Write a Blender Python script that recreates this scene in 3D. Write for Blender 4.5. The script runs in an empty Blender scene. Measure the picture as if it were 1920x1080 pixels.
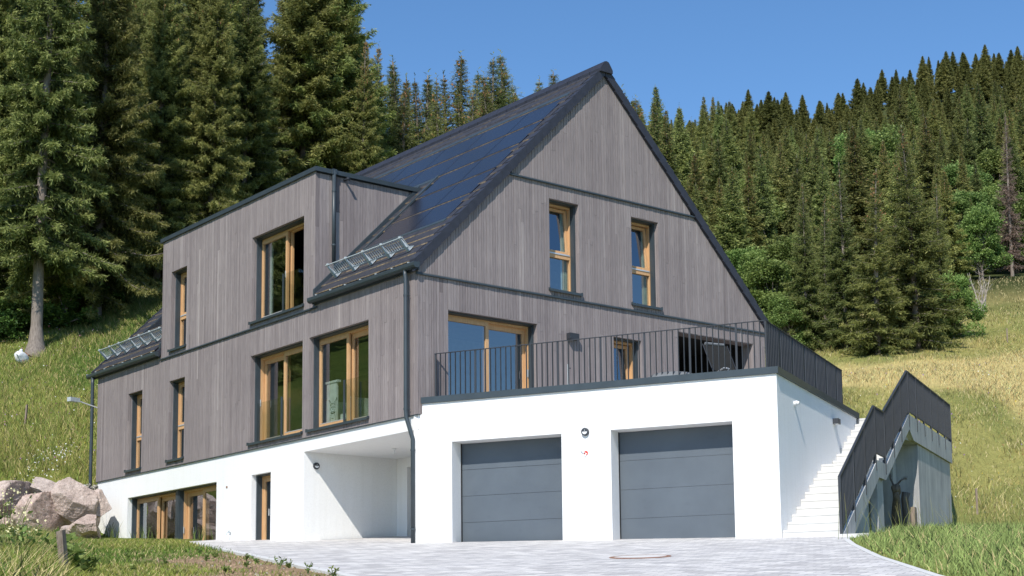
import bpy, bmesh, math, random
import numpy as np
from mathutils import Vector, Matrix, noise as mnoise
R = math.radians
random.seed(7); rng = np.random.default_rng(11)
sc = bpy.context.scene
COL = sc.collection

# ------------------------------------------------------------------ camera
CAM = np.array([-17.980, -25.593, -4.701]); YAW, PIT, ROL, FPX, PY = 0.675, 0.125, -0.010, 2837.026, 843.360
_cy, _sy = math.cos(YAW), math.sin(YAW); _cp, _sp = math.cos(PIT), math.sin(PIT); _cr, _sr = math.cos(ROL), math.sin(ROL)
_R0 = np.array([_cy, -_sy, 0]); _F0 = np.array([_sy, _cy, 0]); _U0 = np.array([0, 0, 1.0])
AF = _F0*_cp + _U0*_sp; _U = -_F0*_sp + _U0*_cp
AR = _R0*_cr + _U*_sr; AU = -_R0*_sr + _U*_cr
cd = bpy.data.cameras.new('camera'); cam = bpy.data.objects.new('camera', cd); COL.objects.link(cam)
cd.sensor_width = 36; cd.lens = FPX/1920*36; cd.shift_y = (PY-540)/1920; cd.clip_start = .5; cd.clip_end = 6000
M = Matrix.Identity(4)
for i in range(3): M[i][0], M[i][1], M[i][2], M[i][3] = AR[i], AU[i], -AF[i], CAM[i]
cam.matrix_world = M; sc.camera = cam
def ray(px, py): return AF + AR*(px-960)/FPX - AU*(py-PY)/FPX

# ------------------------------------------------------------------ world + sun
SUN = Vector((0.83, 0.56, -1.0)).normalized()          # direction the light travels
w = bpy.data.worlds.new('World'); sc.world = w; w.use_nodes = True
nt = w.node_tree; nt.nodes.clear()
sky = nt.nodes.new('ShaderNodeTexSky'); sky.sky_type = 'NISHITA'; sky.sun_disc = False
sky.sun_elevation = math.asin(-SUN.z); sky.sun_rotation = math.atan2(-SUN.x, -SUN.y)
sky.altitude = 900; sky.air_density = 1.0; sky.dust_density = 0.; sky.ozone_density = 3.
bg = nt.nodes.new('ShaderNodeBackground'); bg.inputs[1].default_value = .15
out = nt.nodes.new('ShaderNodeOutputWorld'); hsv = nt.nodes.new('ShaderNodeHueSaturation'); hsv.inputs['Saturation'].default_value = 1.16; hsv.inputs['Value'].default_value = 1.13; nt.links.new(sky.outputs[0], hsv.inputs['Color']); nt.links.new(hsv.outputs[0], bg.inputs[0]); nt.links.new(bg.outputs[0], out.inputs[0])
sl = bpy.data.lights.new('sun', 'SUN'); sl.energy = 5.0; sl.angle = R(.53); sl.color = (1, .95, .87)
so = bpy.data.objects.new('sun', sl); COL.objects.link(so); so.rotation_euler = SUN.to_track_quat('-Z', 'Y').to_euler(); so.location = (-40, -30, 60)
sc.view_settings.view_transform = 'Standard'; sc.view_settings.look = 'None'; sc.view_settings.exposure = 0

# ------------------------------------------------------------------ materials
class NT:
    def __init__(s, name):
        s.m = bpy.data.materials.new(name); s.m.use_nodes = True; s.t = s.m.node_tree; s.t.nodes.clear()
        s.o = s.n('ShaderNodeOutputMaterial')
    def n(s, typ, **kw):
        x = s.t.nodes.new(typ)
        for k, v in kw.items():
            if hasattr(x, k): setattr(x, k, v)
            else: s.set(x, k.replace('_', ' '), v)
        return x
    def set(s, x, k, v):
        if isinstance(v, bpy.types.NodeSocket): s.t.links.new(v, x.inputs[k])
        else: x.inputs[k].default_value = v
    def l(s, a, b): s.t.links.new(a, b)
    def coord(s, scale=(1, 1, 1), rot=(0, 0, 0), kind='Object'):
        c = s.n('ShaderNodeTexCoord'); m = s.n('ShaderNodeMapping'); m.inputs['Scale'].default_value = scale; m.inputs['Rotation'].default_value = rot
        s.l(c.outputs[kind], m.inputs[0]); return m.outputs[0]
    def noise(s, vec, scale, detail=4, rough=.55, out='Fac'):
        x = s.n('ShaderNodeTexNoise'); x.inputs['Scale'].default_value = scale; x.inputs['Detail'].default_value = detail; x.inputs['Roughness'].default_value = rough
        s.l(vec, x.inputs['Vector']); return x.outputs[out]
    def ramp(s, fac, stops):
        r = s.n('ShaderNodeValToRGB'); e = r.color_ramp.elements
        while len(e) > 1: e.remove(e[-1])
        e[0].position, e[0].color = stops[0][0], c4(stops[0][1])
        for p, c in stops[1:]: el = e.new(p); el.color = c4(c)
        s.l(fac, r.inputs[0]); return r.outputs[0]
    def mix(s, fac, a, b, mode='MIX'):
        x = s.n('ShaderNodeMix', data_type='RGBA', blend_type=mode)
        for k, v in ((0, fac), (6, a), (7, b)):
            if isinstance(v, bpy.types.NodeSocket): s.l(v, x.inputs[k])
            elif k == 0: x.inputs[0].default_value = v
            else: x.inputs[k].default_value = c4(v)
        return x.outputs[2]
    def math(s, op, a, b=0.0, c=None):
        x = s.n('ShaderNodeMath', operation=op)
        for i, v in enumerate((a, b) if c is None else (a, b, c)):
            if isinstance(v, bpy.types.NodeSocket): s.l(v, x.inputs[i])
            else: x.inputs[i].default_value = v
        return x.outputs[0]
    def attr(s, name, out='Fac'):
        a = s.n('ShaderNodeAttribute', attribute_name=name); return a.outputs[out]
    def bump(s, h, strength=.3, dist=.01):
        b = s.n('ShaderNodeBump'); b.inputs['Strength'].default_value = strength; b.inputs['Distance'].default_value = dist; s.l(h, b.inputs['Height']); return b.outputs[0]
    def pbr(s, col, rough=.6, metal=0, normal=None, spec=.5):
        p = s.n('ShaderNodeBsdfPrincipled')
        if isinstance(col, bpy.types.NodeSocket): s.l(col, p.inputs['Base Color'])
        else: p.inputs['Base Color'].default_value = c4(col)
        if isinstance(rough, bpy.types.NodeSocket): s.l(rough, p.inputs['Roughness'])
        else: p.inputs['Roughness'].default_value = rough
        p.inputs['Metallic'].default_value = metal; p.inputs['Specular IOR Level'].default_value = spec
        if normal is not None: s.l(normal, p.inputs['Normal'])
        s.l(p.outputs[0], s.o.inputs[0]); return p
def c4(c): return (c[0], c[1], c[2], 1)

def simple(name, col, rough=.5, metal=0, var=.15, scale=6, bump=0, bscale=60, spec=.5):
    t = NT(name); v = t.coord()
    n = t.noise(v, scale, 5)
    k0 = tuple(x*(1-var) for x in col); k1 = tuple(min(1, x*(1+var)) for x in col)
    c = t.ramp(n, ((.3, k0), (.7, k1)))
    nb = t.bump(t.noise(v, bscale, 3), bump, .004) if bump else None
    t.pbr(c, rough, metal, nb, spec); return t.m

MT = {}
MT['metal'] = simple('anthracite metal', (.042, .056, .066), .42, 0, .12, 3)
MT['rail'] = simple('anthracite railing paint', (.034, .038, .046), .5, 0, .1, 3)
MT['galv'] = simple('galvanised steel', (.46, .51, .53), .5, .0, .15, 12)
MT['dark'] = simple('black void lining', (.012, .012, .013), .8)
MT['concrete_step'] = simple('light concrete', (.64, .63, .605), .85, 0, .06, 5, .25, 90)
MT['interior'] = simple('interior plaster', (.42, .40, .37), .9)
MT['floorwood'] = simple('interior floor', (.22, .15, .09), .6)
MT['mint'] = simple('pale mint paint', (.74, .84, .77), .5)
MT['cloth'] = simple('charcoal cloth', (.013, .013, .012), .9)
MT['greycloth'] = simple('grey cushion cloth', (.16, .17, .18), .9)
MT['alu'] = simple('aluminium', (.62, .63, .64), .35, .4, .05)
MT['brass'] = simple('warm brass', (.7, .58, .32), .35, .6)
MT['white'] = simple('white plastic', (.75, .76, .77), .5, 0, .05)
MT['red'] = simple('red plastic', (.6, .04, .02), .5)
MT['rust'] = simple('rusty iron', (.27, .14, .085), .8, 0, .3, 20)
MT['ink'] = simple('dark ink', (.05, .06, .055), .7)
MT['curtain'] = simple('mint curtain cloth', (.5, .62, .55), .9)
MT['terrace'] = simple('terrace slab', (.35, .35, .34), .8)

def plaster():
    t = NT('white render'); v = t.coord()
    big = t.noise(v, .5, 4); c = t.ramp(big, ((.3, (.86, .857, .845)), (.75, (.90, .897, .885))))
    fine = t.noise(v, 48, 4, .75)
    stk = t.noise(t.coord((5, 5, .22)), 1.6, 5, .7); c = t.mix(.5, c, t.ramp(stk, ((.3, (.93, .925, .91)), (.55, (1, 1, 1)))), 'MULTIPLY')
    sp = t.ramp(fine, ((.32, (.90, .90, .91)), (.5, (1, 1, 1))))
    c = t.mix(1.0, c, sp, 'MULTIPLY')
    t.pbr(c, .9, 0, t.bump(fine, .6, .016), .2); return t.m
MT['plaster'] = plaster()

def cladding():
    t = NT('grey stained larch boards'); v = t.coord((1, 1, 1))
    tint = t.attr('tint')
    base = t.ramp(tint, ((0, (.158, .135, .135)), (.3, (.232, .201, .200)), (.65, (.283, .248, .244)), (.9, (.342, .303, .294)), (1, (.42, .37, .34))))
    vs = t.coord((9, 9, .55)); off = t.n('ShaderNodeVectorMath', operation='ADD'); cmb = t.n('ShaderNodeCombineXYZ')
    t.l(t.math('MULTIPLY', tint, 57.3), cmb.inputs[2]); t.l(vs, off.inputs[0]); t.l(cmb.outputs[0], off.inputs[1])
    g = t.noise(off.outputs[0], 5, 7, .65)
    c = t.mix(.55, base, t.ramp(g, ((.28, (.55, .53, .54)), (.5, (1, 1, 1)), (.72, (1.35, 1.3, 1.25)))), 'MULTIPLY')
    blot = t.noise(v, .7, 4); c = t.mix(.5, c, t.ramp(blot, ((.3, (.84, .82, .83)), (.7, (1.12, 1.11, 1.1)))), 'MULTIPLY')
    t.pbr(c, .78, 0, t.bump(g, .25, .004), .3); return t.m
MT['clad'] = cladding()

def wood():
    t = NT('oiled larch frame'); v = t.coord((14, 14, 1.2))
    g = t.noise(v, 4, 6, .6)
    c = t.ramp(g, ((.25, (.52, .29, .13)), (.55, (.63, .375, .185)), (.8, (.70, .45, .25))))
    t.pbr(c, .45, 0, t.bump(g, .1, .002)); return t.m
MT['wood'] = wood()

def glass():
    t = NT('window glass'); v = t.coord()
    b = t.bump(t.noise(v, 1.3, 2), .035, .03)
    fr = t.n('ShaderNodeLayerWeight'); fr.inputs[0].default_value = .5
    fac = t.math('MULTIPLY_ADD', t.math('POWER', fr.outputs['Facing'], 3.0), .72, .27)
    tr = t.n('ShaderNodeBsdfTransparent'); tr.inputs[0].default_value = (.70, .74, .72, 1)
    gl = t.n('ShaderNodeBsdfGlossy'); gl.inputs['Roughness'].default_value = .008; gl.inputs['Color'].default_value = (.93, .96, 1, 1); t.l(b, gl.inputs['Normal'])
    mx = t.n('ShaderNodeMixShader'); t.l(fac, mx.inputs[0]); t.l(tr.outputs[0], mx.inputs[1]); t.l(gl.outputs[0], mx.inputs[2]); t.l(mx.outputs[0], t.o.inputs[0]); return t.m
MT['glass'] = glass()
def guardglass():
    t = NT('guard glass')
    fr = t.n('ShaderNodeLayerWeight'); fr.inputs[0].default_value = .5
    tr = t.n('ShaderNodeBsdfTransparent'); tr.inputs[0].default_value = (.80, .84, .80, 1)
    gl = t.n('ShaderNodeBsdfGlossy'); gl.inputs['Roughness'].default_value = .01
    mx = t.n('ShaderNodeMixShader'); t.l(t.math('MULTIPLY_ADD', t.math('POWER', fr.outputs['Facing'], 3.0), .6, .05), mx.inputs[0]); t.l(tr.outputs[0], mx.inputs[1]); t.l(gl.outputs[0], mx.inputs[2]); t.l(mx.outputs[0], t.o.inputs[0]); return t.m
MT['guard'] = guardglass()

def door_paint():
    t = NT('blue grey door panels'); v = t.coord()
    wv = t.n('ShaderNodeTexWave', wave_type='BANDS', bands_direction='Z'); wv.inputs['Scale'].default_value = 18; wv.inputs['Distortion'].default_value = .4; t.l(v, wv.inputs[0])
    n = t.noise(v, 1.4, 5); c = t.ramp(n, ((.3, (.086, .106, .128)), (.7, (.104, .127, .151))))
    sm = t.noise(t.coord((1, 1, 1.6)), 2.6, 6, .7); c = t.mix(.7, c, t.ramp(sm, ((.60, (1, 1, 1)), (.75, (.80, .81, .82)))), 'MULTIPLY')
    c = t.mix(.6, c, t.ramp(wv.outputs['Fac'], ((.1, (.88, .88, .88)), (.6, (1.04, 1.04, 1.04)))), 'MULTIPLY')
    t.pbr(c, .5, 0, t.bump(wv.outputs['Fac'], .35, .006)); return t.m
MT['door'] = door_paint()

def solar():
    t = NT('dark blue solar glass'); v = t.coord()
    wv = t.n('ShaderNodeTexWave', wave_type='BANDS', bands_direction='Y'); wv.inputs['Scale'].default_value = 9; wv.inputs['Distortion'].default_value = 0; t.l(v, wv.inputs[0])
    c = t.ramp(wv.outputs['Fac'], ((0, (.014, .016, .026)), (.75, (.020, .023, .036)), (.95, (.034, .038, .054))))
    p = t.pbr(c, .22, 0, t.bump(t.noise(v, 2, 2), .03, .02), .28); return t.m
MT['solar'] = solar()

def tiles():
    t = NT('dark slate roof tile'); v = t.coord(); tint = t.attr('tint')
    n = t.noise(v, 9, 5)
    c = t.ramp(n, ((.3, (.026, .026, .032)), (.7, (.050, .050, .060))))
    edge = t.ramp(t.noise(v, 14, 4), ((.3, (.10, .08, .055)), (.55, (.30, .22, .13)), (.75, (.42, .33, .22))))
    c = t.mix(tint, c, edge)
    t.pbr(c, .6, 0, t.bump(t.noise(v, 40, 3), .2, .004), .4); return t.m
MT['tile'] = tiles()
MT['verge'] = simple('dark verge tile', (.030, .031, .042), .5, 0, .2, 8)

def concrete():
    t = NT('shuttered concrete'); v = t.coord()
    n = t.noise(v, 1.2, 6, .65); st = t.noise(t.coord((3, 3, .25)), 2.2, 5, .6)
    c = t.ramp(n, ((.3, (.37, .37, .368)), (.7, (.52, .517, .505))))
    c = t.mix(.75, c, t.ramp(st, ((.35, (.72, .72, .74)), (.6, (1.05, 1.05, 1.04)))), 'MULTIPLY')
    pits = t.noise(v, 34, 2); c = t.mix(.6, c, t.ramp(pits, ((.24, (.4, .4, .4)), (.3, (1, 1, 1)))), 'MULTIPLY')
    t.pbr(c, .85, 0, t.bump(n, .2, .02), .3); return t.m
MT['concrete'] = concrete()

def paving(angle):
    t = NT('grey block paving'); v = t.coord((1, 1, 1), (0, 0, -angle))
    br = t.n('ShaderNodeTexBrick'); br.offset = .5; br.squash = 1
    for k, x in (('Scale', 1), ('Mortar Size', .006), ('Mortar Smooth', .3), ('Bias', 0), ('Brick Width', .30), ('Row Height', .20)): br.inputs[k].default_value = x
    br.inputs['Color1'].default_value = (.50, .482, .465, 1); br.inputs['Color2'].default_value = (.76, .735, .70, 1); br.inputs['Mortar'].default_value = (.27, .26, .25, 1)
    t.l(v, br.inputs['Vector'])
    n = t.noise(t.coord((1, 1, 1), (0, 0, -angle)), 3.2, 6, .7)
    st = t.noise(t.coord((.8, 3.2, 1), (0, 0, -angle)), 2.6, 5, .7)
    c = t.mix(.8, br.outputs[0], t.ramp(n, ((.3, (.82, .82, .85)), (.7, (1.1, 1.1, 1.08)))), 'MULTIPLY')
    c = t.mix(.8, c, t.ramp(st, ((.35, (.72, .72, .75)), (.62, (1.08, 1.07, 1.05)))), 'MULTIPLY')
    t.pbr(c, .8, 0, t.bump(br.outputs['Fac'], -.3, .004), .3); return t.m

def rock():
    t = NT('pinkish granite'); v = t.coord(); oi = t.n('ShaderNodeObjectInfo')
    n = t.noise(v, 2.2, 8, .7); f = t.noise(v, 30, 4, .7)
    a = t.ramp(n, ((.28, (.34, .245, .205)), (.5, (.58, .44, .37)), (.72, (.70, .58, .51))))
    b = t.ramp(n, ((.28, (.32, .27, .245)), (.5, (.54, .46, .41)), (.72, (.68, .60, .55))))
    c = t.mix(oi.outputs['Random'], a, b)
    c = t.mix(.7, c, t.ramp(f, ((.3, (.55, .52, .5)), (.55, (1.05, 1.05, 1.05)))), 'MULTIPLY')
    h = t.math('ADD', t.noise(v, 5, 8, .7), t.math('MULTIPLY', f, .3))
    t.pbr(c, .9, 0, t.bump(h, .8, .08), .25); return t.m
MT['rock'] = rock()

def oldwood(name='weathered wood', c0=(.17, .13, .10), c1=(.36, .29, .235)):
    t = NT(name); v = t.coord((10, 10, .9)); g = t.noise(v, 3, 7, .65)
    t.pbr(t.ramp(g, ((.3, c0), (.7, c1))), .9, 0, t.bump(g, .5, .01), .2); return t.m
MT['oldwood'] = oldwood()
MT['bark'] = oldwood('spruce bark', (.13, .105, .09), (.34, .29, .25))
MT['palebark'] = oldwood('pale dead bark', (.25, .21, .18), (.5, .45, .40))
MT['driftwood'] = oldwood('dark driftwood', (.06, .05, .042), (.24, .205, .175))

def leafmat(name, lo, mid, hi, brown=(.20, .10, .04), trans=.3, rough=.55):
    t = NT(name); tint = t.attr('tint'); oi = t.n('ShaderNodeObjectInfo')
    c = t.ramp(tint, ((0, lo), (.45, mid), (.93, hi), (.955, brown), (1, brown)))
    hs = t.n('ShaderNodeHueSaturation')
    t.l(t.math('MULTIPLY_ADD', oi.outputs['Random'], .045, .475), hs.inputs['Hue'])
    t.l(t.math('MULTIPLY_ADD', t.math('FRACT', t.math('MULTIPLY', oi.outputs['Random'], 7.31)), .55, .72), hs.inputs['Value'])
    t.l(c, hs.inputs['Color'])
    d = t.n('ShaderNodeBsdfPrincipled'); t.l(hs.outputs[0], d.inputs['Base Color']); d.inputs['Roughness'].default_value = rough; d.inputs['Specular IOR Level'].default_value = .25
    tr = t.n('ShaderNodeBsdfTranslucent'); t.l(hs.outputs[0], tr.inputs[0])
    mx = t.n('ShaderNodeMixShader'); mx.inputs[0].default_value = trans; t.l(d.outputs[0], mx.inputs[1]); t.l(tr.outputs[0], mx.inputs[2]); t.l(mx.outputs[0], t.o.inputs[0]); return t.m
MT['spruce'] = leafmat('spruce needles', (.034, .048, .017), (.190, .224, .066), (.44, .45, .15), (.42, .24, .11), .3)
MT['deadspruce'] = leafmat('dead spruce twigs', (.10, .065, .05), (.20, .14, .11), (.30, .22, .17), (.2, .1, .05), .1)
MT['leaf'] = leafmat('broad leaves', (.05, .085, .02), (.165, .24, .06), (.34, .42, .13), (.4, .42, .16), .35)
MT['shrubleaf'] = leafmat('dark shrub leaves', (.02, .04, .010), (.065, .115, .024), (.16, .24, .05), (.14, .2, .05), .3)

def grassmat():
    t = NT('grass blades'); a = t.attr('gcol', 'Color')
    d = t.n('ShaderNodeBsdfPrincipled'); t.l(a, d.inputs['Base Color']); d.inputs['Roughness'].default_value = .7; d.inputs['Specular IOR Level'].default_value = .1
    g_ = t.n('ShaderNodeNewGeometry'); va = t.n('ShaderNodeVectorMath', operation='MULTIPLY_ADD'); t.l(g_.outputs['Normal'], va.inputs[0]); va.inputs[1].default_value = (.45, .45, .45); va.inputs[2].default_value = (-.25, -.15, .9)
    vn = t.n('ShaderNodeVectorMath', operation='NORMALIZE'); t.l(va.outputs[0], vn.inputs[0]); t.l(vn.outputs[0], d.inputs['Normal'])
    tr = t.n('ShaderNodeBsdfTranslucent'); t.l(a, tr.inputs[0])
    mx = t.n('ShaderNodeMixShader'); mx.inputs[0].default_value = .2; t.l(d.outputs[0], mx.inputs[1]); t.l(tr.outputs[0], mx.inputs[2]); t.l(mx.outputs[0], t.o.inputs[0]); return t.m
MT['grass'] = grassmat()
def groundmat():
    t = NT('meadow ground'); a = t.attr('gcol', 'Color'); v = t.coord()
    n = t.noise(v, 2.2, 8, .75); f = t.noise(v, 14, 5, .7)
    c = t.mix(.8, a, t.ramp(n, ((.3, (.6, .62, .58)), (.7, (1.25, 1.22, 1.15)))), 'MULTIPLY')
    c = t.mix(.8, c, t.ramp(f, ((.3, (.55, .55, .55)), (.7, (1.25, 1.25, 1.2)))), 'MULTIPLY')
    t.pbr(c, .95, 0, t.bump(f, .6, .05), .1); return t.m
MT['ground'] = groundmat()

# ------------------------------------------------------------------ helpers
def tag(o, label=None, cat=None, group=None, kind=None):
    for k, v in (('label', label), ('category', cat), ('group', group), ('kind', kind)):
        if v: o[k] = v
    return o
def empty(name, loc=(0, 0, 0), rz=0, label=None, cat=None, group=None):
    o = bpy.data.objects.new(name, None); COL.objects.link(o); o.location = loc; o.rotation_euler = (0, 0, rz); o.empty_display_size = .2
    return tag(o, label, cat, group)
def link(name, me, parent=None, keep=True):
    o = bpy.data.objects.new(name, me); COL.objects.link(o)
    if parent is not None: o.parent = parent
    return o
def children(o): return list(o.children)
def copy_tree(o, parent=None):
    c = o.copy(); COL.objects.link(c); c.parent = parent
    for ch in children(o): copy_tree(ch, c)
    return c

class FR:                                   # wall frame: u along the wall (left to right seen from outside), d into the wall, z up
    def __init__(s, o, u, d): s.o = np.array(o, float); s.u = np.array(u, float); s.d = np.array(d, float)
    def p(s, u, d, z): q = s.o + s.u*u + s.d*d; return (q[0], q[1], q[2]+z)
WORLD = FR((0, 0, 0), (1, 0, 0), (0, 1, 0))
class MB:
    def __init__(s): s.v = []; s.f = []; s.a = []
    def box(s, fr, u0, u1, d0, d1, z0, z1, t=0., ztl=None, ztr=None, faces=None):
        """z1 may be split into left/right top heights"""
        a = z1 if ztl is None else ztl; b = z1 if ztr is None else ztr
        n = len(s.v)
        s.v += [fr.p(u0, d0, z0), fr.p(u1, d0, z0), fr.p(u1, d1, z0), fr.p(u0, d1, z0), fr.p(u0, d0, a), fr.p(u1, d0, b), fr.p(u1, d1, b), fr.p(u0, d1, a)]
        s.f += [tuple(n+i for i in q) for q in ((3, 2, 1, 0), (4, 5, 6, 7), (0, 1, 5, 4), (1, 2, 6, 5), (2, 3, 7, 6), (3, 0, 4, 7))]
        s.a += [t]*6
    def poly(s, pts, t=0.):
        n = len(s.v); s.v += [tuple(p) for p in pts]; s.f.append(tuple(range(n, n+len(pts)))); s.a.append(t)
    def hexa(s, q, t=0.):                   # 8 points: 4 bottom ccw, 4 top ccw
        n = len(s.v); s.v += [tuple(p) for p in q]
        s.f += [tuple(n+i for i in k) for k in ((3, 2, 1, 0), (4, 5, 6, 7), (0, 1, 5, 4), (1, 2, 6, 5), (2, 3, 7, 6), (3, 0, 4, 7))]; s.a += [t]*6
    def prism(s, fr, pts, d0, d1, t=0.):    # polygon in (u,z) extruded along d
        n = len(s.v); k = len(pts)
        s.v += [fr.p(u, d0, z) for u, z in pts] + [fr.p(u, d1, z) for u, z in pts]
        s.f.append(tuple(range(n, n+k))); s.f.append(tuple(range(n+2*k-1, n+k-1, -1))); s.a += [t]*2
        for i in range(k): j = (i+1) % k; s.f.append((n+i, n+k+i, n+k+j, n+j)); s.a.append(t)
    def plan(s, pts, z0, z1, t=0.):         # polygon in world (x,y) extruded in z
        n = len(s.v); k = len(pts)
        s.v += [(p[0], p[1], z0) for p in pts] + [(p[0], p[1], z1) for p in pts]
        s.f.append(tuple(range(n+k-1, n-1, -1))); s.f.append(tuple(range(n+k, n+2*k))); s.a += [t]*2
        for i in range(k): j = (i+1) % k; s.f.append((n+i, n+j, n+k+j, n+k+i)); s.a.append(t)
    def tube(s, pts, r, seg=8, t=0., cap=True):
        pts = [Vector(p) for p in pts]; rr = r if isinstance(r, (list, tuple)) else [r]*len(pts)
        base = len(s.v); up = None
        for i, p in enumerate(pts):
            d = (pts[min(i+1, len(pts)-1)] - pts[max(i-1, 0)]).normalized()
            if up is None: up = Vector((0, 0, 1)) if abs(d.z) < .9 else Vector((1, 0, 0))
            x = d.cross(up)
            if x.length < 1e-4: x = d.cross(Vector((0, 1, 0)))
            x.normalize(); y = x.cross(d); up = y
            for k in range(seg):
                an = 2*math.pi*k/seg; s.v.append(tuple(p + (x*math.cos(an) + y*math.sin(an))*rr[i]))
        for i in range(len(pts)-1):
            for k in range(seg):
                a = base+i*seg+k; b = base+i*seg+(k+1) % seg; s.f.append((a, b, b+seg, a+seg)); s.a.append(t)
        if cap:
            s.f.append(tuple(base+k for k in reversed(range(seg)))); s.a.append(t)
            e = base+(len(pts)-1)*seg; s.f.append(tuple(e+k for k in range(seg))); s.a.append(t)
    def lathe(s, c, prof, axis='z', seg=16, t=0.):
        base = len(s.v)
        for r, h in prof:
            for k in range(seg):
                a = 2*math.pi*k/seg; x, y = r*math.cos(a), r*math.sin(a)
                s.v.append(tuple(Vector(c) + (Vector((x, y, h)) if axis == 'z' else axis @ Vector((x, y, h)))))
        for i in range(len(prof)-1):
            for k in range(seg):
                a = base+i*seg+k; b = base+i*seg+(k+1) % seg; s.f.append((a, b, b+seg, a+seg)); s.a.append(t)
        s.f.append(tuple(base+k for k in reversed(range(seg)))); e = base+(len(prof)-1)*seg; s.f.append(tuple(e+k for k in range(seg))); s.a += [t]*2
    def mesh(s, name, mat, smooth=False):
        me = bpy.data.meshes.new(name); me.from_pydata(s.v, [], s.f)
        at = me.attributes.new('tint', 'FLOAT', 'FACE'); at.data.foreach_set('value', np.array(s.a, np.float32))
        me.materials.append(MT[mat] if isinstance(mat, str) else mat)
        if smooth: me.polygons.foreach_set('use_smooth', [True]*len(me.polygons))
        me.update(); return me
    def build(s, name, mat, parent=None, smooth=False):
        return link(name, s.mesh(name, mat, smooth), parent)

def quads_mesh(name, V, F, mat, tint=None, color=None, smooth=False):
    V = np.asarray(V, np.float32).reshape(-1, 3); F = np.asarray(F, np.int32); k = F.shape[1]
    me = bpy.data.meshes.new(name); me.vertices.add(len(V)); me.vertices.foreach_set('co', V.ravel())
    me.loops.add(F.size); me.loops.foreach_set('vertex_index', F.ravel())
    me.polygons.add(len(F)); me.polygons.foreach_set('loop_start', np.arange(0, F.size, k, dtype=np.int32))
    if smooth: me.polygons.foreach_set('use_smooth', np.ones(len(F), bool))
    if tint is not None: me.attributes.new('tint', 'FLOAT', 'FACE').data.foreach_set('value', np.asarray(tint, np.float32))
    if color is not None:
        c = np.ones((len(V), 4), np.float32); c[:, :3] = color
        me.attributes.new('gcol', 'FLOAT_COLOR', 'POINT').data.foreach_set('color', c.ravel())
    me.materials.append(MT[mat]); me.update(calc_edges=True); return me

# ------------------------------------------------------------------ site frame
W, L = 10.8, 16.37
ZB = 3.03
TH = -1.118
G0 = np.array([.195, -.211, 0]); GD = np.array([math.cos(TH), math.sin(TH), 0]); GT = np.array([-math.sin(TH), math.cos(TH), 0])
FL = FR((0, 0, 0), (0, -1, 0), (1, 0, 0))        # long facade (u = -y)
FG = FR((0, 0, 0), (1, 0, 0), (0, 1, 0))         # gable facade (u = x)
FF = FR(G0, GD, GT)                              # garage front (u = s, d = t)
GL, DL = 7.36, 6.76
FS = FR(G0 + GD*GL, GT, -GD)                     # garage side (u = t, d inwards)
def GP(s, t, z=0.): q = G0 + GD*s + GT*t; return (q[0], q[1], z)

def smooth(a, b, x):
    t = np.clip((x-a)/(b-a), 0, 1); return t*t*(3-2*t)
KA = np.array([-7.19, -8.60]); KB = np.array([-1.50, 6.91]); KD = (KB-KA)/np.linalg.norm(KB-KA); KN = np.array([-KD[1], KD[0]])   # left kerb line, normal to the left
def plane(x, y):
    s = (x-G0[0])*GD[0] + (y-G0[1])*GD[1]; t = (x-G0[0])*GT[0] + (y-G0[1])*GT[1]
    tt = np.where(t < -26, -26 + (t+26)*.6, t); tt = np.maximum(tt, -140)
    tt = np.where(tt > 30, 30 + (tt-30)*.4, tt)
    return -2.71 - .0235*np.clip(s, -60, 60) + .1*tt
RIDGE = 0.
def lowfreq(x, y, sc_, ph):
    return (np.sin(x*sc_+ph) + np.sin(y*sc_*1.3+ph*2.1) + np.sin((x+y)*sc_*.7+ph*.7) + np.sin((x-y)*sc_*1.7+ph*3))*.25
def H(x, y):
    x = np.asarray(x, float); y = np.asarray(y, float)
    s = (x-G0[0])*GD[0] + (y-G0[1])*GD[1]; t = (x-G0[0])*GT[0] + (y-G0[1])*GT[1]
    q = .785*x + .62*y - 10.6; wv = .62*x - .785*y
    z = plane(x, y)
    mL = 1-smooth(-16, 4, wv)
    qp = np.maximum(q, 0)
    lat = (x-CAM[0])*_R0[0] + (y-CAM[1])*_R0[1]
    up = mL*(.47*np.minimum(qp, 20)) + (1-mL)*(.215*np.minimum(qp, 45))
    up = up + (.12 + .165*smooth(-25, 40, lat) + .057*smooth(50, 150, lat) + .019*smooth(35, 72, lat)*(1-.75*smooth(125, 160, lat)))*np.clip(qp-(45-25*mL), 0, 400)
    up = up * (1 - .25*smooth(-30, -90, wv)*smooth(60, 20, qp))
    fw = (x-CAM[0])*_F0[0] + (y-CAM[1])*_F0[1]; side = -.345*fw - lat
    up = up + .5*np.clip(side-2.0, 0, 34)*smooth(20, 34, fw)
    bank = 1.75*smooth(-.9, .7, q)*(1-smooth(-9, -5, wv))
    dk = (x-KA[0])*KN[0] + (y-KA[1])*KN[1]
    front = smooth(.25, 3.5, dk)*smooth(3.5, -2, q)*.12
    und = lowfreq(x, y, .35, .4)*.10*smooth(.6, 4, np.maximum(dk, 0)) + lowfreq(x, y, .22, 1.9)*.5*smooth(6, 20, q)
    z = z + up + bank + front + und
    z = z - .047*np.clip(t, 0, 13)*smooth(7.4, 8.2, s)*smooth(34, 20, s)
    ins = (x > .5) & (x < W-.5) & (y > .5) & (y < L-.5)
    z = np.where(ins, np.minimum(z, -3.0), z)
    ing = (s > -.1) & (s < GL-.5) & (t > .5) & (t < DL+1)
    z = np.where(ing, np.minimum(z, -3.1), z)
    return z
def hz(x, y): return float(H(x, y))
def at(px, u, py=700):
    """a point on the terrain a given distance from the photographer along a sight line"""
    d = ray(px, py); d = d[:2]/float(d @ AF)
    p = CAM[:2] + d*u; return np.array([p[0], p[1], hz(p[0], p[1])])

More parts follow.
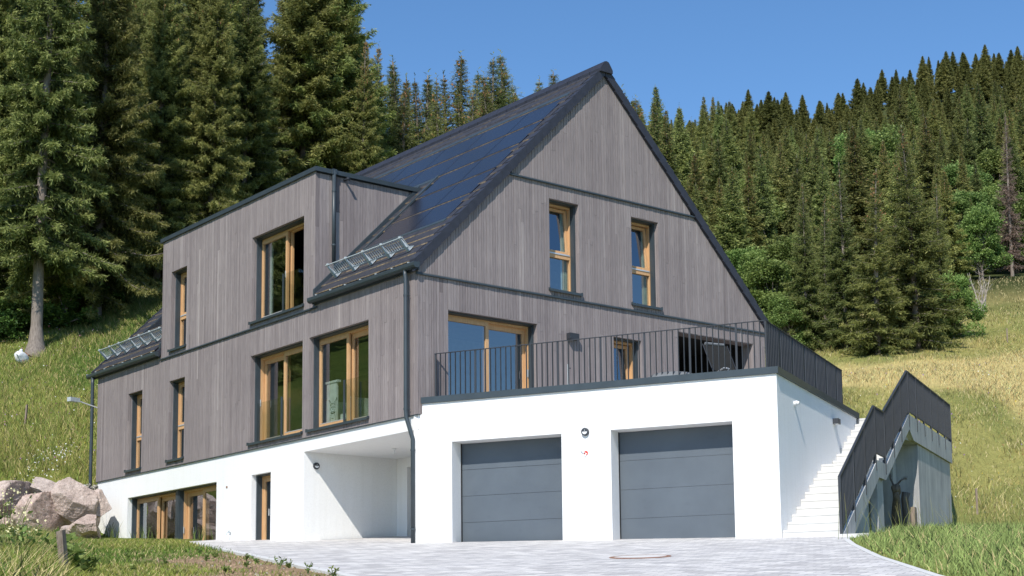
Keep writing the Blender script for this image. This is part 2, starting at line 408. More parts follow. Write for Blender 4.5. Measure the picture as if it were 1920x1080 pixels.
# ground colour by place: r,g,b plus soil mask
def gcol(x, y, q=None):
    x = np.asarray(x, float); y = np.asarray(y, float)
    q = .785*x + .62*y - 10.6; wv = .62*x - .785*y
    dry = smooth(-.2, .4, lowfreq(x, y, .16, 2.2) + .45*lowfreq(x, y, .6, .3)) * smooth(-2, 9, wv) * smooth(-4, 3, q)
    green = np.array([.215, .235, .060]); lush = np.array([.115, .175, .036]); gold = np.array([.58, .47, .20])
    m = smooth(-.25, .4, lowfreq(x, y, .5, 4.4)+.35*lowfreq(x, y, 1.9, 1.))
    c = green[None]*(1-m[..., None]) + lush[None]*m[..., None]
    base = .30*smooth(0, 8, wv)*smooth(-3, 2, q)
    k = np.clip(dry*.75+base, 0, 1)[..., None]
    c = c*(1-k) + gold[None]*k
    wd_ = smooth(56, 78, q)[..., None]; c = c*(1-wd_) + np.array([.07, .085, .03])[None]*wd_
    hi = (smooth(-8, -14, wv)*smooth(.5, 3, q)*.45*smooth(-.6, .5, lowfreq(x, y, .45, .9)))[..., None]
    return c*(1-hi) + np.array([.255, .315, .075])[None]*hi
def soil(x, y):
    dk = (x-KA[0])*KN[0] + (y-KA[1])*KN[1]; al = (x-KA[0])*KD[0] + (y-KA[1])*KD[1]
    return smooth(3.4, .9, dk + .9*lowfreq(x, y, 1.3, .2)) * smooth(-.05, .1, dk) * smooth(13, 7, al + 2*lowfreq(x, y, .8, 1))
def build_ground():
    def axis(lo, hi, f0, f1, st):
        a = list(np.arange(f0, f1+1e-6, st)); s_ = st; x = f1
        while x < hi: s_ *= 1.14; x += s_; a.append(x)
        s_ = st; x = f0; b = []
        while x > lo: s_ *= 1.14; x -= s_; b.append(x)
        return np.array(b[::-1]+a)
    xs = axis(-1500, 1500, -16, 46, .5); ys = axis(-1500, 1500, -20, 40, .5)
    X, Y = np.meshgrid(xs, ys, indexing='ij'); Z = H(X, Y)
    dr = drive_mask(X, Y); Z = Z - .03*dr
    nx, ny = X.shape; V = np.stack([X, Y, Z], -1).reshape(-1, 3)
    i = np.arange(nx*ny).reshape(nx, ny); F = np.stack([i[:-1, :-1], i[1:, :-1], i[1:, 1:], i[:-1, 1:]], -1).reshape(-1, 4)
    c = gcol(X, Y); so_ = soil(X, Y)[..., None]; c = c*(1-so_) + np.array([.36, .245, .16])*so_
    sh = .95+.0*X; c = c*sh[..., None]*(1-so_) + c*so_
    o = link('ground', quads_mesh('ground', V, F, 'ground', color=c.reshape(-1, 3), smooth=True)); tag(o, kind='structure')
DR = [(8.62, -.02), (8.75, -1.07), (9.35, -3.2), (10.5, -6.85), (11.9, -10.7), (14.2, -16.5), (17, -23)]       # right edge of the drive in garage (s,t)
def drive_poly():
    right = [GP(*p)[:2] for p in DR]
    left = [tuple(KA + KD*k) for k in (-17, -8, -3, 2, 7, 12, 17, 18.6)]
    back = [(.5, 9.0), (.5, 4.6), (2.7, 4.6), (2.7, .6), (.6, .1)] + [GP(0.1, .12)[:2], GP(4, .5)[:2], GP(7.2, .5)[:2], GP(7.5, .3)[:2], GP(8.4, .2)[:2]]
    return right, left, back
def drive_mask(X, Y):
    dk = (X-KA[0])*KN[0] + (Y-KA[1])*KN[1]
    s = (X-G0[0])*GD[0] + (Y-G0[1])*GD[1]; t = (X-G0[0])*GT[0] + (Y-G0[1])*GT[1]
    re = np.interp(-t, [-p[1] for p in DR], [p[0] for p in DR])
    return ((dk < 0) & (s < re) & (t < 5)).astype(float)

# ------------------------------------------------------------------ the drive
def build_drive():
    right, left, back = drive_poly()
    bm = bmesh.new(); pts = left + back + right
    vs = [bm.verts.new((p[0], p[1], float(plane(p[0], p[1]))+.012)) for p in pts]
    f = bm.faces.new(vs); f.normal_update()
    if f.normal.z < 0: f.normal_flip()
    me = bpy.data.meshes.new('driveway'); bm.to_mesh(me); bm.free(); me.materials.append(paving(TH)); o = link('driveway', me); tag(o, kind='structure')
    kb = MB()
    ks = list(np.arange(-17, 17.6, 1.0)); 
    for a, b in zip(ks, ks[1:]):
        q = []
        for zz in (-.25, .035):
            for k, w_ in ((a+.004, 0), (b-.004, 0), (b-.004, .13), (a+.004, .13)):
                p = KA + KD*k + KN*w_; q.append((p[0], p[1], float(plane(p[0], p[1]))+zz))
        kb.hexa([q[0], q[3], q[2], q[1], q[4], q[7], q[6], q[5]])
    for (a, b) in zip(DR, DR[1:]):
        n = max(1, int(math.hypot(b[0]-a[0], b[1]-a[1])/1.0))
        for i in range(n):
            s0, t0 = a[0]+(b[0]-a[0])*i/n, a[1]+(b[1]-a[1])*i/n; s1, t1 = a[0]+(b[0]-a[0])*(i+1)/n, a[1]+(b[1]-a[1])*(i+1)/n
            q = []
            for zz in (-.25, .02):
                for s_, t_ in ((s0, t0), (s1, t1), (s1+.1, t1), (s0+.1, t0)): p = GP(s_, t_); q.append((p[0], p[1], float(plane(p[0], p[1]))+zz))
            kb.hexa(q)
    o = kb.build('kerb', 'concrete_step'); tag(o, kind='structure')
    # manhole
    c = np.array([-2.55, -9.32]); mh = empty('manhole_cover', (c[0], c[1], float(plane(*c))+.014), label='round manhole cover with rusty iron rim set in the grey paving', cat='manhole cover')
    nrm = Vector((-(plane(c[0]+1, c[1])-plane(*c)), -(plane(c[0], c[1]+1)-plane(*c)), 1)).normalized()
    rot = Vector((0, 0, 1)).rotation_difference(nrm).to_matrix()
    m = MB(); m.lathe((0, 0, 0), [(.44, -.02), (.46, .004), (.45, .010), (.40, .012), (.395, .006)], rot, 40); m.build('rim', 'rust', mh)
    m = MB(); m.lathe((0, 0, 0), [(.39, -.02), (.39, .008), (.05, .010)], rot, 40); m.build('lid', 'concrete_step', mh)

# ------------------------------------------------------------------ cladding and walls
def sub_intervals(iv, a, b):
    o = []
    for lo, hi in iv:
        if b <= lo or a >= hi: o.append((lo, hi)); continue
        if a > lo: o.append((lo, a))
        if b < hi: o.append((b, hi))
    return o
def boards(mb, fr, u0, u1, zlo, top, holes, seed, d0=0.0, th=.024, breaks=(), lenr=(1.2, 3.4)):
    r = random.Random(seed); cuts = {round(u0, 4), round(u1, 4)}
    for h in holes: cuts |= {round(h[0], 4), round(h[1], 4)}
    cuts = sorted(c for c in cuts if u0-1e-6 <= c <= u1+1e-6); us = [cuts[0]]
    for a, b in zip(cuts, cuts[1:]):
        x = a
        while b-x > .13: x += r.choice((.062, .078, .094, .078)); us.append(x)
        if b-x > .055 or len(us) == 1: us.append(b)
        else: us[-1] = b
    g = .0048
    for a, b in zip(us, us[1:]):
        if b-a < .012: continue
        iv = [(zlo, min(top(a), top(b)))]
        mx = iv[0][1]
        for h in holes:
            if h[0] < b-.002 and h[1] > a+.002: iv = sub_intervals(iv, h[2], h[3])
        for z in breaks: iv = sub_intervals(iv, z-.002, z+.002)
        base = min(.92, max(0.02, r.gauss(.5, .15)))
        for lo, hi in iv:
            z = lo - r.random()*lenr[0] if hi-lo > 1.2 else lo
            while z < hi-1e-4:
                z2 = z + r.uniform(*lenr); z2 = hi if hi-z2 < .25 else z2
                zz = max(z, lo)
                if zz < hi-.01 and z2 > zz+.01:
                    t = min(.9, max(.03, base*.55 + .45*r.gauss(.48, .17)))
                    if r.random() < .012: t = r.uniform(.80, .92)
                    dd = d0 + r.uniform(0, .006)
                    last = z2 >= hi-1e-6 and hi == mx
                    mb.box(fr, a+g, b-g, dd, d0+th, zz, min(z2, hi) - (0 if z2 >= hi else .003), t, ztl=top(a) if last else None, ztr=top(b) if last else None)
                z = z2
def slab(mb, fr, u0, u1, z0, z1, d0, d1, holes):
    us = sorted({u0, u1} | {min(max(x, u0), u1) for h in holes for x in h[:2]}); zs = sorted({z0, z1} | {min(max(x, z0), z1) for h in holes for x in h[2:4]})
    for a, b in zip(us, us[1:]):
        run = None
        for c, d in zip(zs, zs[1:]):
            m = ((a+b)/2, (c+d)/2); inside = any(h[0] < m[0] < h[1] and h[2] < m[1] < h[3] for h in holes)
            if not inside: run = [c, d] if run is None else [run[0], d]
            if inside and run: mb.box(fr, a, b, d0, d1, *run); run = None
        if run: mb.box(fr, a, b, d0, d1, *run)
def reveal(mb, fr, h, depth, seed):
    r = random.Random(seed)
    n = 3
    for side in (0, 1):
        for k in range(n):
            a, b = .002+(depth-.004)*k/n, .002+(depth-.004)*(k+1)/n
            z = h[2]
            while z < h[3]-.01:
                z2 = min(h[3], z+r.uniform(.8, 2.2))
                if side == 0: mb.box(fr, h[0]-.004, h[0]+.014, a+.003, b-.003, z, z2-.002, r.uniform(.35, .75))
                else: mb.box(fr, h[1]-.014, h[1]+.004, a+.003, b-.003, z, z2-.002, r.uniform(.35, .75))
                z = z2
    mb.box(fr, h[0]+.016, h[1]-.016, .004, depth, h[3]-.016, h[3]+.004, .4)

# openings: long facade holes as (u0,u1,z0,z1), u=-y
WA = (-14.27, -13.32, .12, 2.335); WBn = (-11.68, -10.73, .15, 2.335); WC = (-7.19, -4.675, .13, 2.335); WD = (-4.41, -1.868, .145, 2.345)
WE = (-11.657, -10.71, 3.16, 5.35); WH = (-7.175, -4.65, 3.15, 5.335)
PL = (-14.235, -8.945, -2.75, -.637); PD = (-7.137, -6.196, -2.6, -.637)
W1 = (3.647, 4.567, 3.16, 5.30); W2 = (6.198, 7.115, 3.16, 5.30); TD = (.783, 3.277, .18, 2.325); SW = (5.562, 6.48, .35, 2.316); LO = (7.691, 10.372, .12, 2.68)
RK = lambda x: min(3.12+1.03*x, 3.12+1.03*(W-x))
RP = lambda x: 3.38+1.01*x                        # roof surface (left slope)

def make_window(parent, fr, h, kind, name='window', plinth=False, guard=None, label=None, handle=None):
    u0, u1, z0, z1 = h; D0 = .26
    ins = 0.0 if plinth else .014
    a, b = u0+ins, u1-ins; top = z1-(.0 if plinth else .016)
    fw = .075
    def ring(m, a, b, z0, z1, w_, d0, d1, bot=None, t=0):
        bo = w_ if bot is None else bot
        m.box(fr, a, a+w_, d0, d1, z0, z1); m.box(fr, b-w_, b, d0, d1, z0, z1); m.box(fr, a+w_, b-w_, d0, d1, z1-w_, z1-.001); m.box(fr, a+w_, b-w_, d0, d1, z0+.001, z0+bo)
    if plinth: D0 = .27
    m = MB()
    ft = top - (.03 if kind in ('split', 'slide') else 0)
    ring(m, a, b, z0+.012, ft, fw, D0, D0+.09)
    win = None
    panes = []; sashes = []
    def sash(a, b, z0, z1, d, w_=.085, bot=None, tilt=0, name='sash'):
        s_ = MB(); ring(s_, a, b, z0, z1, w_, d, d+.055, bot); p_ = MB()
        p_.poly([fr.p(a+w_-.005, d+.03, z0+(bot or w_)-.005), fr.p(b-w_+.005, d+.03, z0+(bot or w_)-.005), fr.p(b-w_+.005, d+.03, z1-w_+.005), fr.p(a+w_-.005, d+.03, z1-w_+.005)])
        g_ = MB(); bz = z0+(bot or w_)
        g_.box(fr, a+w_+.001, b-w_-.001, d-.004, d+.006, bz+.001, bz+.016)
        if tilt:
            for mm in (s_, p_, g_):
                for i, v in enumerate(mm.v):
                    k = (v[2]-z0); mm.v[i] = (v[0]+fr.d[0]*k*tilt, v[1]+fr.d[1]*k*tilt, v[2])
        sashes.append((name, s_)); panes.append(p_); return g_
    strips = MB(); hasstrip = False; more = []
    if kind == 'narrow' or kind == 'tilt':
        zm = z0 + (z1-z0)*.42
        m.box(fr, a+fw, b-fw, D0, D0+.09, zm-.055, zm+.055)
        strips.box(fr, a+fw+.002, b-fw-.002, D0-.014, D0-.001, zm+.03, zm+.062); hasstrip = True
        p_ = MB(); p_.poly([fr.p(a+fw, D0+.05, z0+fw), fr.p(b-fw, D0+.05, z0+fw), fr.p(b-fw, D0+.05, zm-.05), fr.p(a+fw, D0+.05, zm-.05)]); panes.append(p_)
        lowstrip = MB(); lowstrip.box(fr, a+fw, b-fw, D0+.02, D0+.04, z0+fw+.012, z0+fw+.03); more.append(lowstrip)
        sash(a+fw+.004, b-fw-.004, zm+.057, ft-fw-.004, D0+.018, .07, None, .085 if kind == 'tilt' else 0)
    elif kind == 'single':
        sash(a+fw+.004, b-fw-.004, z0+.03, ft-fw-.004, D0+.018, .08, .1, .06 if guard == 'tilt' else 0)
    else:
        mid = (a+b)/2 + (.0 if kind == 'slideL' else 0)
        front_left = kind in ('slideFL', 'open')
        # the leaf in front and the leaf set back
        if kind == 'plinth':
            mid2 = None
        fl = (a+.02, mid+.055) if front_left else (mid-.055, b-.02)
        bl = (mid+.0, b-fw+.02) if front_left else (a+fw-.02, mid)
        m.box(fr, fl[0], fl[1], D0-.001, D0+.05, ft-.075, ft-.002)
        more.append(sash(fl[0]+.001, fl[1], z0+.02, ft-.076, D0-.006, .085, .13))
        m.box(fr, bl[0], bl[1], D0+.09, D0+.16, ft-.10, ft-.002); 
        if front_left: m.box(fr, b-fw+.012, b-.004, D0+.088, D0+.17, z0+.02, ft-.003)
        else: m.box(fr, a+.004, a+fw-.012, D0+.088, D0+.17, z0+.02, ft-.003)
        if kind != 'open':
            more.append(sash(bl[0], bl[1], z0+.03, ft-.10, D0+.10, .09, .1))
        else:
            sash(mid-.22, mid+.10+.0, z0+.03, ft-.10, D0+.10, .10, .1)   # leaf slid behind the fixed one
    win = m.build(name, 'wood', parent)
    if label: win['label'] = label
    for nm, s_ in sashes: s_.build(nm, 'wood', win)
    for p_ in panes: p_.build('pane', 'glass', win)
    for st_ in ([strips] if hasstrip else [])+more: st_.build('glazing_strip', 'alu', win)
    if not (kind == 'single' and plinth and False):
        bl_ = MB()
        bl_.box(fr, a+.001, a+.05, .13, D0-.001, z0+.012, top-.001)
        if not plinth: bl_.box(fr, b-.05, b-.001, .13, D0-.001, z0+.012, top-.001)
        bl_.box(fr, a+.052, b-.052, .10, D0-.002, top-.03, top-.001)
        bl_.build('blind_rail', 'metal', win)
    if not plinth:
        s_ = MB(); s_.box(fr, u0-.035, u1+.03, -.055, D0-.002, z0-.018, z0+.010); s_.box(fr, u0-.035, u1+.03, -.06, -.052, z0-.045, z0+.012)
        s_.box(fr, u0-.036, u0-.016, -.058, -.002, z0+.008, z0+.035); s_.box(fr, u1+.012, u1+.031, -.058, -.002, z0+.008, z0+.035)
        s_.build('sill', 'metal', win)
    if guard in ('L', 'R'):
        mid = (a+b)/2
        g0, g1 = (a+.02, mid) if guard == 'L' else (mid, b-.01)
        g_ = MB(); g_.poly([fr.p(g0, .175, z0+.03), fr.p(g1, .175, z0+.03), fr.p(g1, .175, z0+1.02), fr.p(g0, .175, z0+1.02)]); g_.build('guard_glass', 'guard', win)
        g_ = MB(); p0 = g1-.02 if guard == 'L' else g0-.01
        g_.box(fr, p0, p0+.03, .155, .195, z0+.012, z0+1.03); g_.build('guard_post', 'metal', win)
    if handle is not None:
        h_ = MB(); h_.box(fr, handle-.014, handle+.014, D0-.018 if not plinth else D0-.02, D0-.004, z0+.95, z0+1.12); h_.build('handle', 'alu', win)
    return win

def downpipe(parent, pts, r=.045, seams=()):
    m = MB(); m.tube(pts, r, 14)
    o = m.build('downpipe', 'metal', parent, True)
    k = MB()
    for p, d in seams: k.tube([Vector(p)-Vector((0, 0, .02)), Vector(p)+Vector((0, 0, .02))], r+.007, 14); k.tube([Vector(p), Vector(p)+Vector(d)], .008, 6)
    if seams: k.build('pipe_clamp', 'metal', o)
    return o

def build_house():
    hs = empty('house', (0, 0, 0), label='three storey house clad in grey vertical timber with steep dark solar roof and box dormer', cat='house')
    # ---- long facade cladding (lower storey + dormer front)
    mb = MB(); holes = [WA, WBn, WC, WD]
    topL = lambda u: ZB-.03 if -12.184 < u < -4.149 else 3.26
    def toplong(u): return 3.24
    boards(mb, FL, -L, -12.184, 0, toplong, [WA], 1); boards(mb, FL, -12.184, -4.149, 0, lambda u: ZB-.045, [WBn, WC, WD], 2); boards(mb, FL, -4.149, -.0, 0, toplong, [WD], 3)
    for i, h in enumerate(holes): reveal(mb, FL, h, .25, 40+i)
    mb.build('long_cladding', 'clad', hs)
    mb = MB(); boards(mb, FL, -12.184, -4.149, ZB-.005, lambda u: 6.27, [WE, WH], 4)
    for i, h in enumerate((WE, WH)): reveal(mb, FL, h, .25, 50+i)
    # dormer cheek (faces the gable side)
    FD = FR((0, 4.149, 0), (1, 0, 0), (0, 1, 0))
    r = random.Random(5); u = .0
    while u < 2.86:
        u2 = min(2.87, u+r.choice((.08, .094, .11)))
        z = RP((u+u2)/2)-.05; zz = z
        while zz < 6.24:
            z2 = min(6.25, zz+r.uniform(1.0, 3.2)); z2 = 6.25 if 6.25-z2 < .3 else z2
            mb.box(FD, u+.0035, u2-.0035, r.uniform(0, .006), .024, zz, z2-.003, min(.95, max(.03, r.gauss(.5, .2)))); zz = z2
        u = u2
    mb.build('dormer_cladding', 'clad', hs)
    # ---- gable cladding in three fields
    mb = MB()
    boards(mb, FG, .0, W, 0.0, lambda u: ZB-.05, [TD, SW, LO, (.2, 11, -1, .1)], 6)
    boards(mb, FG, .0, W, ZB-.006, RK, [W1, W2], 7, breaks=(5.667,))
    for i, h in enumerate((TD, SW, W1, W2)): reveal(mb, FG, h, .25, 60+i)
    mb.build('gable_cladding', 'clad', hs)
    # ---- structure behind the boards
    mb = MB(); slab(mb, FL, -L+.03, -.03, 0.02, 3.2, .026, .36, [WA, WBn, WC, WD]); slab(mb, FL, -12.15, -4.18, 3.2, 6.24, .026, .36, [WE, WH])
    mb.prism(FR((0, 4.175, 0), (1, 0, 0), (0, 1, 0)), [(.37, 3.3), (2.85, 6.2), (2.85, 6.24), (.37, 6.24)], 0, .3)
    mb.prism(FR((0, 11.87, 0), (1, 0, 0), (0, 1, 0)), [(.37, 3.3), (2.85, 6.2), (2.85, 6.24), (.37, 6.24)], 0, .3)
    mb.build('long_backing', 'dark', hs)
    bm = bmesh.new(); tmp = MB(); slab(tmp, FG, .37, W-.03, .02, 8.7, .026, .36, [TD, SW, LO, W1, W2])
    me = tmp.mesh('gable_backing', 'dark'); bm.from_mesh(me)
    for n, c in ((Vector((-1.03, 0, 1)), Vector((0, 0, 3.05))), (Vector((1.03, 0, 1)), Vector((W, 0, 3.05)))):
        bmesh.ops.bisect_plane(bm, geom=bm.verts[:]+bm.edges[:]+bm.faces[:], plane_co=c, plane_no=n, clear_outer=True)
    bm.to_mesh(me); bm.free(); link('gable_backing', me, hs)
    # rear and right hand walls (out of sight)
    mb = MB(); FB = FR((0, L, 0), (1, 0, 0), (0, -1, 0)); mb.prism(FB, [(.02, 0), (.02, RK(.02)), (W/2, RK(W/2)), (W-.02, RK(.02)), (W-.02, 0)], 0.0, .3)
    mb.box(WORLD, W-.3, W-.01, .4, L-.31, -.3, 3.1); mb.build('rear_wall', 'clad', hs)
    # loggia recess: dark boarded room open to the terrace
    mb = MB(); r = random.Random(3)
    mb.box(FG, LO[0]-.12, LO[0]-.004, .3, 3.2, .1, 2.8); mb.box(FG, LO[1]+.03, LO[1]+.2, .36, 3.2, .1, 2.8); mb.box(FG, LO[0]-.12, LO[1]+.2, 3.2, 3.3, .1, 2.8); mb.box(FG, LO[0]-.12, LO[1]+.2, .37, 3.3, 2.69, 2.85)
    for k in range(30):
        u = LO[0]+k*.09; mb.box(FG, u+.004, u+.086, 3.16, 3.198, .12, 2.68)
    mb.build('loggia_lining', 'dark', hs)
    mb = MB(); rr = random.Random(77); k = .01
    while k < .36: mb.box(FG, LO[1]-.012, LO[1]+.02, k, k+.085, .12, 2.68, rr.uniform(.35, .8)); k += .092
    mb.box(FG, LO[0], LO[1], .01, .36, 2.665, 2.69, .3); mb.build('loggia_reveal', 'clad', hs)
    # ---- metal belts and trims
    mb = MB()
    def belt(fr, u0, u1, z, out_=.045):
        mb.prism(FR(fr.p(u0, 0, 0), fr.d*-1, fr.u), [(-.02, z-.055), (out_, z-.055), (out_, z-.030), (out_-.008, z-.022), (-.02, z+.012)], 0, u1-u0)
    belt(FL, -12.20, -4.02, ZB)
    belt(FG, -.035, W+.02, ZB); belt(FG, 2.42, W-2.42, 5.667)
    mb.build('metal_belt', 'metal', hs)
    # bottom edge strip of cladding
    mb = MB(); mb.box(FL, -L, -.0, .0, .04, -.02, -.003); mb.build('base_trim', 'metal', hs)
    # ---- plinth
    mb = MB(); X0 = .045
    FP = FR((X0, 0, 0), (0, -1, 0), (1, 0, 0))
    slab(mb, FP, -16.33, -4.655, -3.2, -.004, 0, .36, [PL, PD])
    mb.box(FP, -4.655, -.05, 0, .30, -.316, -.004)                       # lintel over the entrance niche
    mb.box(FP, -5.0, -4.655, .36, 2.62, -3.2, -.004)                     # niche left wall
    mb.box(FP, -4.655, -.05, .30, 2.62, -.316, -.1)                      # niche soffit
    FNB = FR((2.6+X0, 0, 0), (0, -1, 0), (1, 0, 0)); slab(mb, FNB, -4.655, 0, -3.2, -.317, .0, .3, [(-4.22, -3.1, -3.2, -.55)])
    mb.box(FNB, -4.22, -3.1, .22, .28, -3.2, -.55)
    mb.build('plinth', 'plaster', hs)
    mb = MB(); mb.box(FNB, -4.12, -3.12, .17, .215, -2.6, -.62); mb.build('entrance_door', 'greycloth', hs)
    # ---- windows
    make_window(hs, FL, WA, 'narrow'); make_window(hs, FL, WBn, 'narrow'); make_window(hs, FL, WE, 'narrow')
    make_window(hs, FL, WC, 'slideFR', 'sliding_window', guard='L', handle=-7.10); make_window(hs, FL, WD, 'slideFL', 'sliding_window', guard='R')
    make_window(hs, FL, WH, 'open', 'sliding_window', guard='R', label='dormer sliding window with its right leaf pushed open', handle=-5.93)
    make_window(hs, FG, W1, 'tilt'); make_window(hs, FG, W2, 'tilt'); make_window(hs, FG, TD, 'slideFL', 'sliding_door', handle=3.18); make_window(hs, FG, SW, 'single', guard='tilt')
    mid = -11.42
    make_window(hs, FP, (PL[0], mid-.07, PL[2], PL[3]), 'slideFL', 'sliding_window', plinth=True)
    make_window(hs, FP, (mid+.07, PL[1], PL[2], PL[3]), 'slideFR', 'sliding_window', plinth=True, handle=mid+.16)
    mb = MB(); mb.box(FP, mid-.069, mid+.069, .12, .33, PL[2], PL[3]-.002); mb.build('mullion_post', 'metal', hs)
    make_window(hs, FP, PD, 'single', 'narrow_door', plinth=True, handle=-6.72)
    # ---- interior
    mb = MB()
    for z in (-2.62, .02, 2.86):
        mb.plan([(.37, .37), (10.3, .37), (10.3, 16), (.37, 16)] if z > -2 else [(.45, 5.05), (10.3, 5.05), (10.3, 16), (.45, 16)], z-.12, z)
    mb.build('floor_slab', 'floorwood', hs)
    mb = MB(); mb.box(WORLD, 4.6, 4.7, 5, 16, -2.6, 5.7); mb.box(WORLD, .4, 10.3, 4.72, 4.82, 3.0, 5.7); mb.box(WORLD, 3.6, 10.3, 4.0, 4.1, .1, 2.7); mb.box(WORLD, .4, 4.6, 9.5, 9.6, -2.6, 2.7); mb.build('partition', 'interior', hs)
    # ---- roof
    mb = MB()
    def rslab(y0, y1, x0, x1, up=-.06, dn=-.24):
        mb.hexa([(x0, y0, RP(x0)+dn), (x1, y0, RP(x1)+dn), (x1, y1, RP(x1)+dn), (x0, y1, RP(x0)+dn), (x0, y0, RP(x0)+up), (x1, y0, RP(x1)+up), (x1, y1, RP(x1)+up), (x0, y1, RP(x0)+up)])
    rslab(-.06, 4.149, -.08, 5.4); rslab(4.149, 12.184, 2.9, 5.4); rslab(12.184, 16.53, -.08, 5.4)
    xr = W-5.4; RQ = lambda x: 3.38+1.01*(W-x)
    mb.hexa([(5.4, -.06, RQ(5.4)-.24), (W+.08, -.06, RQ(W+.08)-.24), (W+.08, 16.53, RQ(W+.08)-.24), (5.4, 16.53, RQ(5.4)-.24), (5.4, -.06, RQ(5.4)-.02), (W+.08, -.06, RQ(W+.08)-.02), (W+.08, 16.53, RQ(W+.08)-.02), (5.4, 16.53, RQ(5.4)-.02)], .0)
    roof = mb.build('roof', 'verge', hs)
    # tiles, one box each, courses overlapping
    mb = MB(); n_up = Vector((-1.01, 0, 1)).normalized(); sd = Vector((1, 0, 1.01)).normalized()
    step = .237   # run per course in x
    PX = [4.62-.71*i for i in range(6)]
    def panel_zone(x, y):
        if .45 < y < 15.5 and 3.2 < x < 4.62 and not (x < 3.2): return True
        if .45 < y < 3.62 and 1.06 < x <= 3.3: return True
        if 12.75 < y < 15.5 and 1.06 < x <= 3.3: return True
        return False
    rt = random.Random(9)
    i = 0
    xs = -.10
    while xs < 5.36:
        y = .10 + (.15 if i % 2 else 0)
        x2 = min(xs+step+.05, 5.39)
        while y < 16.4:
            y2 = min(y+.30, 16.45)
            xm, ym = (xs+x2)/2, (y+y2)/2
            indorm = 4.02 < ym < 12.3 and xs < 2.95
            if not panel_zone(xm, ym) and not indorm:
                z0 = RP(xs)+.012+rt.uniform(-.003, .003); z1 = RP(x2)-.018
                q = [(xs, y+.002, z0-.028), (x2, y+.002, z1-.03), (x2, y2-.002, z1-.03), (xs, y2-.002, z0-.028), (xs, y+.002, z0), (x2, y+.002, z1), (x2, y2-.002, z1), (xs, y2-.002, z0)]
                n0 = len(mb.a); mb.hexa(q); mb.a[n0+5] = rt.uniform(.0, .35) if xs > 3.4 else rt.uniform(.3, .9)      # tan front edge: concrete tone with its sunlit look painted in
            y = y2
        xs += step; i += 1
    mb.build('roof_tiles', 'tile', roof)
    # verge tiles on both gable rakes
    for mir, ya, yb, yc in ((0, -.075, .12, .0), (1, -.075, .12, .0), (0, 16.42, 16.58, 16.58)):
        mb = MB(); xs = -.13
        while xs < 5.33:
            x2 = min(xs+step-.002, 5.39)
            def X_(x): return x if not mir else W-x
            za, zb_ = RP(xs)+.036, RP(x2)+.008
            pts = [(X_(xs), ya, za-.27), (X_(x2), ya, zb_-.27), (X_(x2), yc, zb_-.27), (X_(xs), yc, za-.27), (X_(xs), ya, za), (X_(x2), ya, zb_), (X_(x2), yb, zb_), (X_(xs), yb, za)]
            if mir: pts = [pts[1], pts[0], pts[3], pts[2], pts[5], pts[4], pts[7], pts[6]]
            mb.hexa(pts); xs += step
        mb.build('verge_tiles', 'verge', roof)
    # ridge caps
    mb = MB(); y = -.13
    while y < 16.5:
        y2 = y+.40; z = RP(5.4)
        mb.prism(FR((0, y, 0), (1, 0, 0), (0, 1, 0)), [(5.21, z-.20), (5.21, z-.12), (5.33, z+.055), (5.4, z+.075), (5.47, z+.055), (5.59, z-.12), (5.59, z-.20)], 0, .415 - .004)
        y = y2
    mb.build('ridge_caps', 'verge', roof)
    # metal channel below the ridge + flashing round the panels
    mb = MB()
    def strip(xa, xb, ya, yb, h=.03):
        q = [(xa, ya, RP(xa)-.02), (xb, ya, RP(xb)-.02), (xb, yb, RP(xb)-.02), (xa, yb, RP(xa)-.02), (xa, ya, RP(xa)+h), (xb, ya, RP(xb)+h), (xb, yb, RP(xb)+h), (xa, yb, RP(xa)+h)]; mb.hexa(q)
    strip(4.63, 4.72, .40, 15.5, .022); strip(1.06, 3.22, 3.64, 3.75, .04); strip(1.0, 1.065, .40, 3.7, .02); strip(3.10, 3.19, 3.76, 4.9, .02)
    strip(1.06, 3.22, 12.62, 12.74, .04); strip(1.0, 4.7, 15.5, 15.58, .03)
    mb.build('roof_flashing', 'metal', roof)
    # solar panels
    pan = None; ys = [.45, 1.83, 3.53, 5.23, 6.93, 8.63, 10.33, 12.03, 13.73, 15.45]
    for r_ in range(5):
        xa, xb = PX[r_+1]+.006, PX[r_]-.004
        for ya, yb in zip(ys, ys[1:]):
            if r_ >= 2 and not (yb < 3.6 or ya > 12.7): continue
            p_ = MB(); za, zb_ = RP(xa)+.016, RP(xb)-.004
            q = [(xa, ya+.014, za-.03), (xb, ya+.014, zb_-.03), (xb, yb-.014, zb_-.03), (xa, yb-.014, za-.03), (xa, ya+.014, za), (xb, ya+.014, zb_), (xb, yb-.014, zb_), (xa, yb-.014, za)]
            p_.hexa(q); p_.build('solar_panel', 'solar', roof)
    for r_ in range(6):
        x = PX[r_]-.002
        for ya, yb in (((.5, 15.4),) if r_ < 3 else ((.5, 3.6), (12.8, 15.4))):
            mb = MB(); y = ya
            while y < yb: mb.box(WORLD, x-.010, x+.004, y, min(y+.34, yb), RP(x)-.02, RP(x)+.004, rt.uniform(.1, .55)); y += .34
            mb.build('panel_joint', 'tile', roof)
    # dormer roof: cap edge and deck
    mb = MB(); zc0, zc1 = 6.27, 6.375
    mb.box(WORLD, -.05, .10, 4.07, 12.26, zc0, zc1); mb.box(WORLD, .101, 3.0, 4.07, 4.2, zc0, zc1-.001); mb.box(WORLD, .101, 3.0, 12.14, 12.26, zc0, zc1-.001)
    mb.build('dormer_cap', 'metal', hs)
    mb = MB(); mb.box(WORLD, .06, 3.05, 4.18, 12.16, 6.15, 6.30); mb.build('dormer_roof', 'tile', hs)
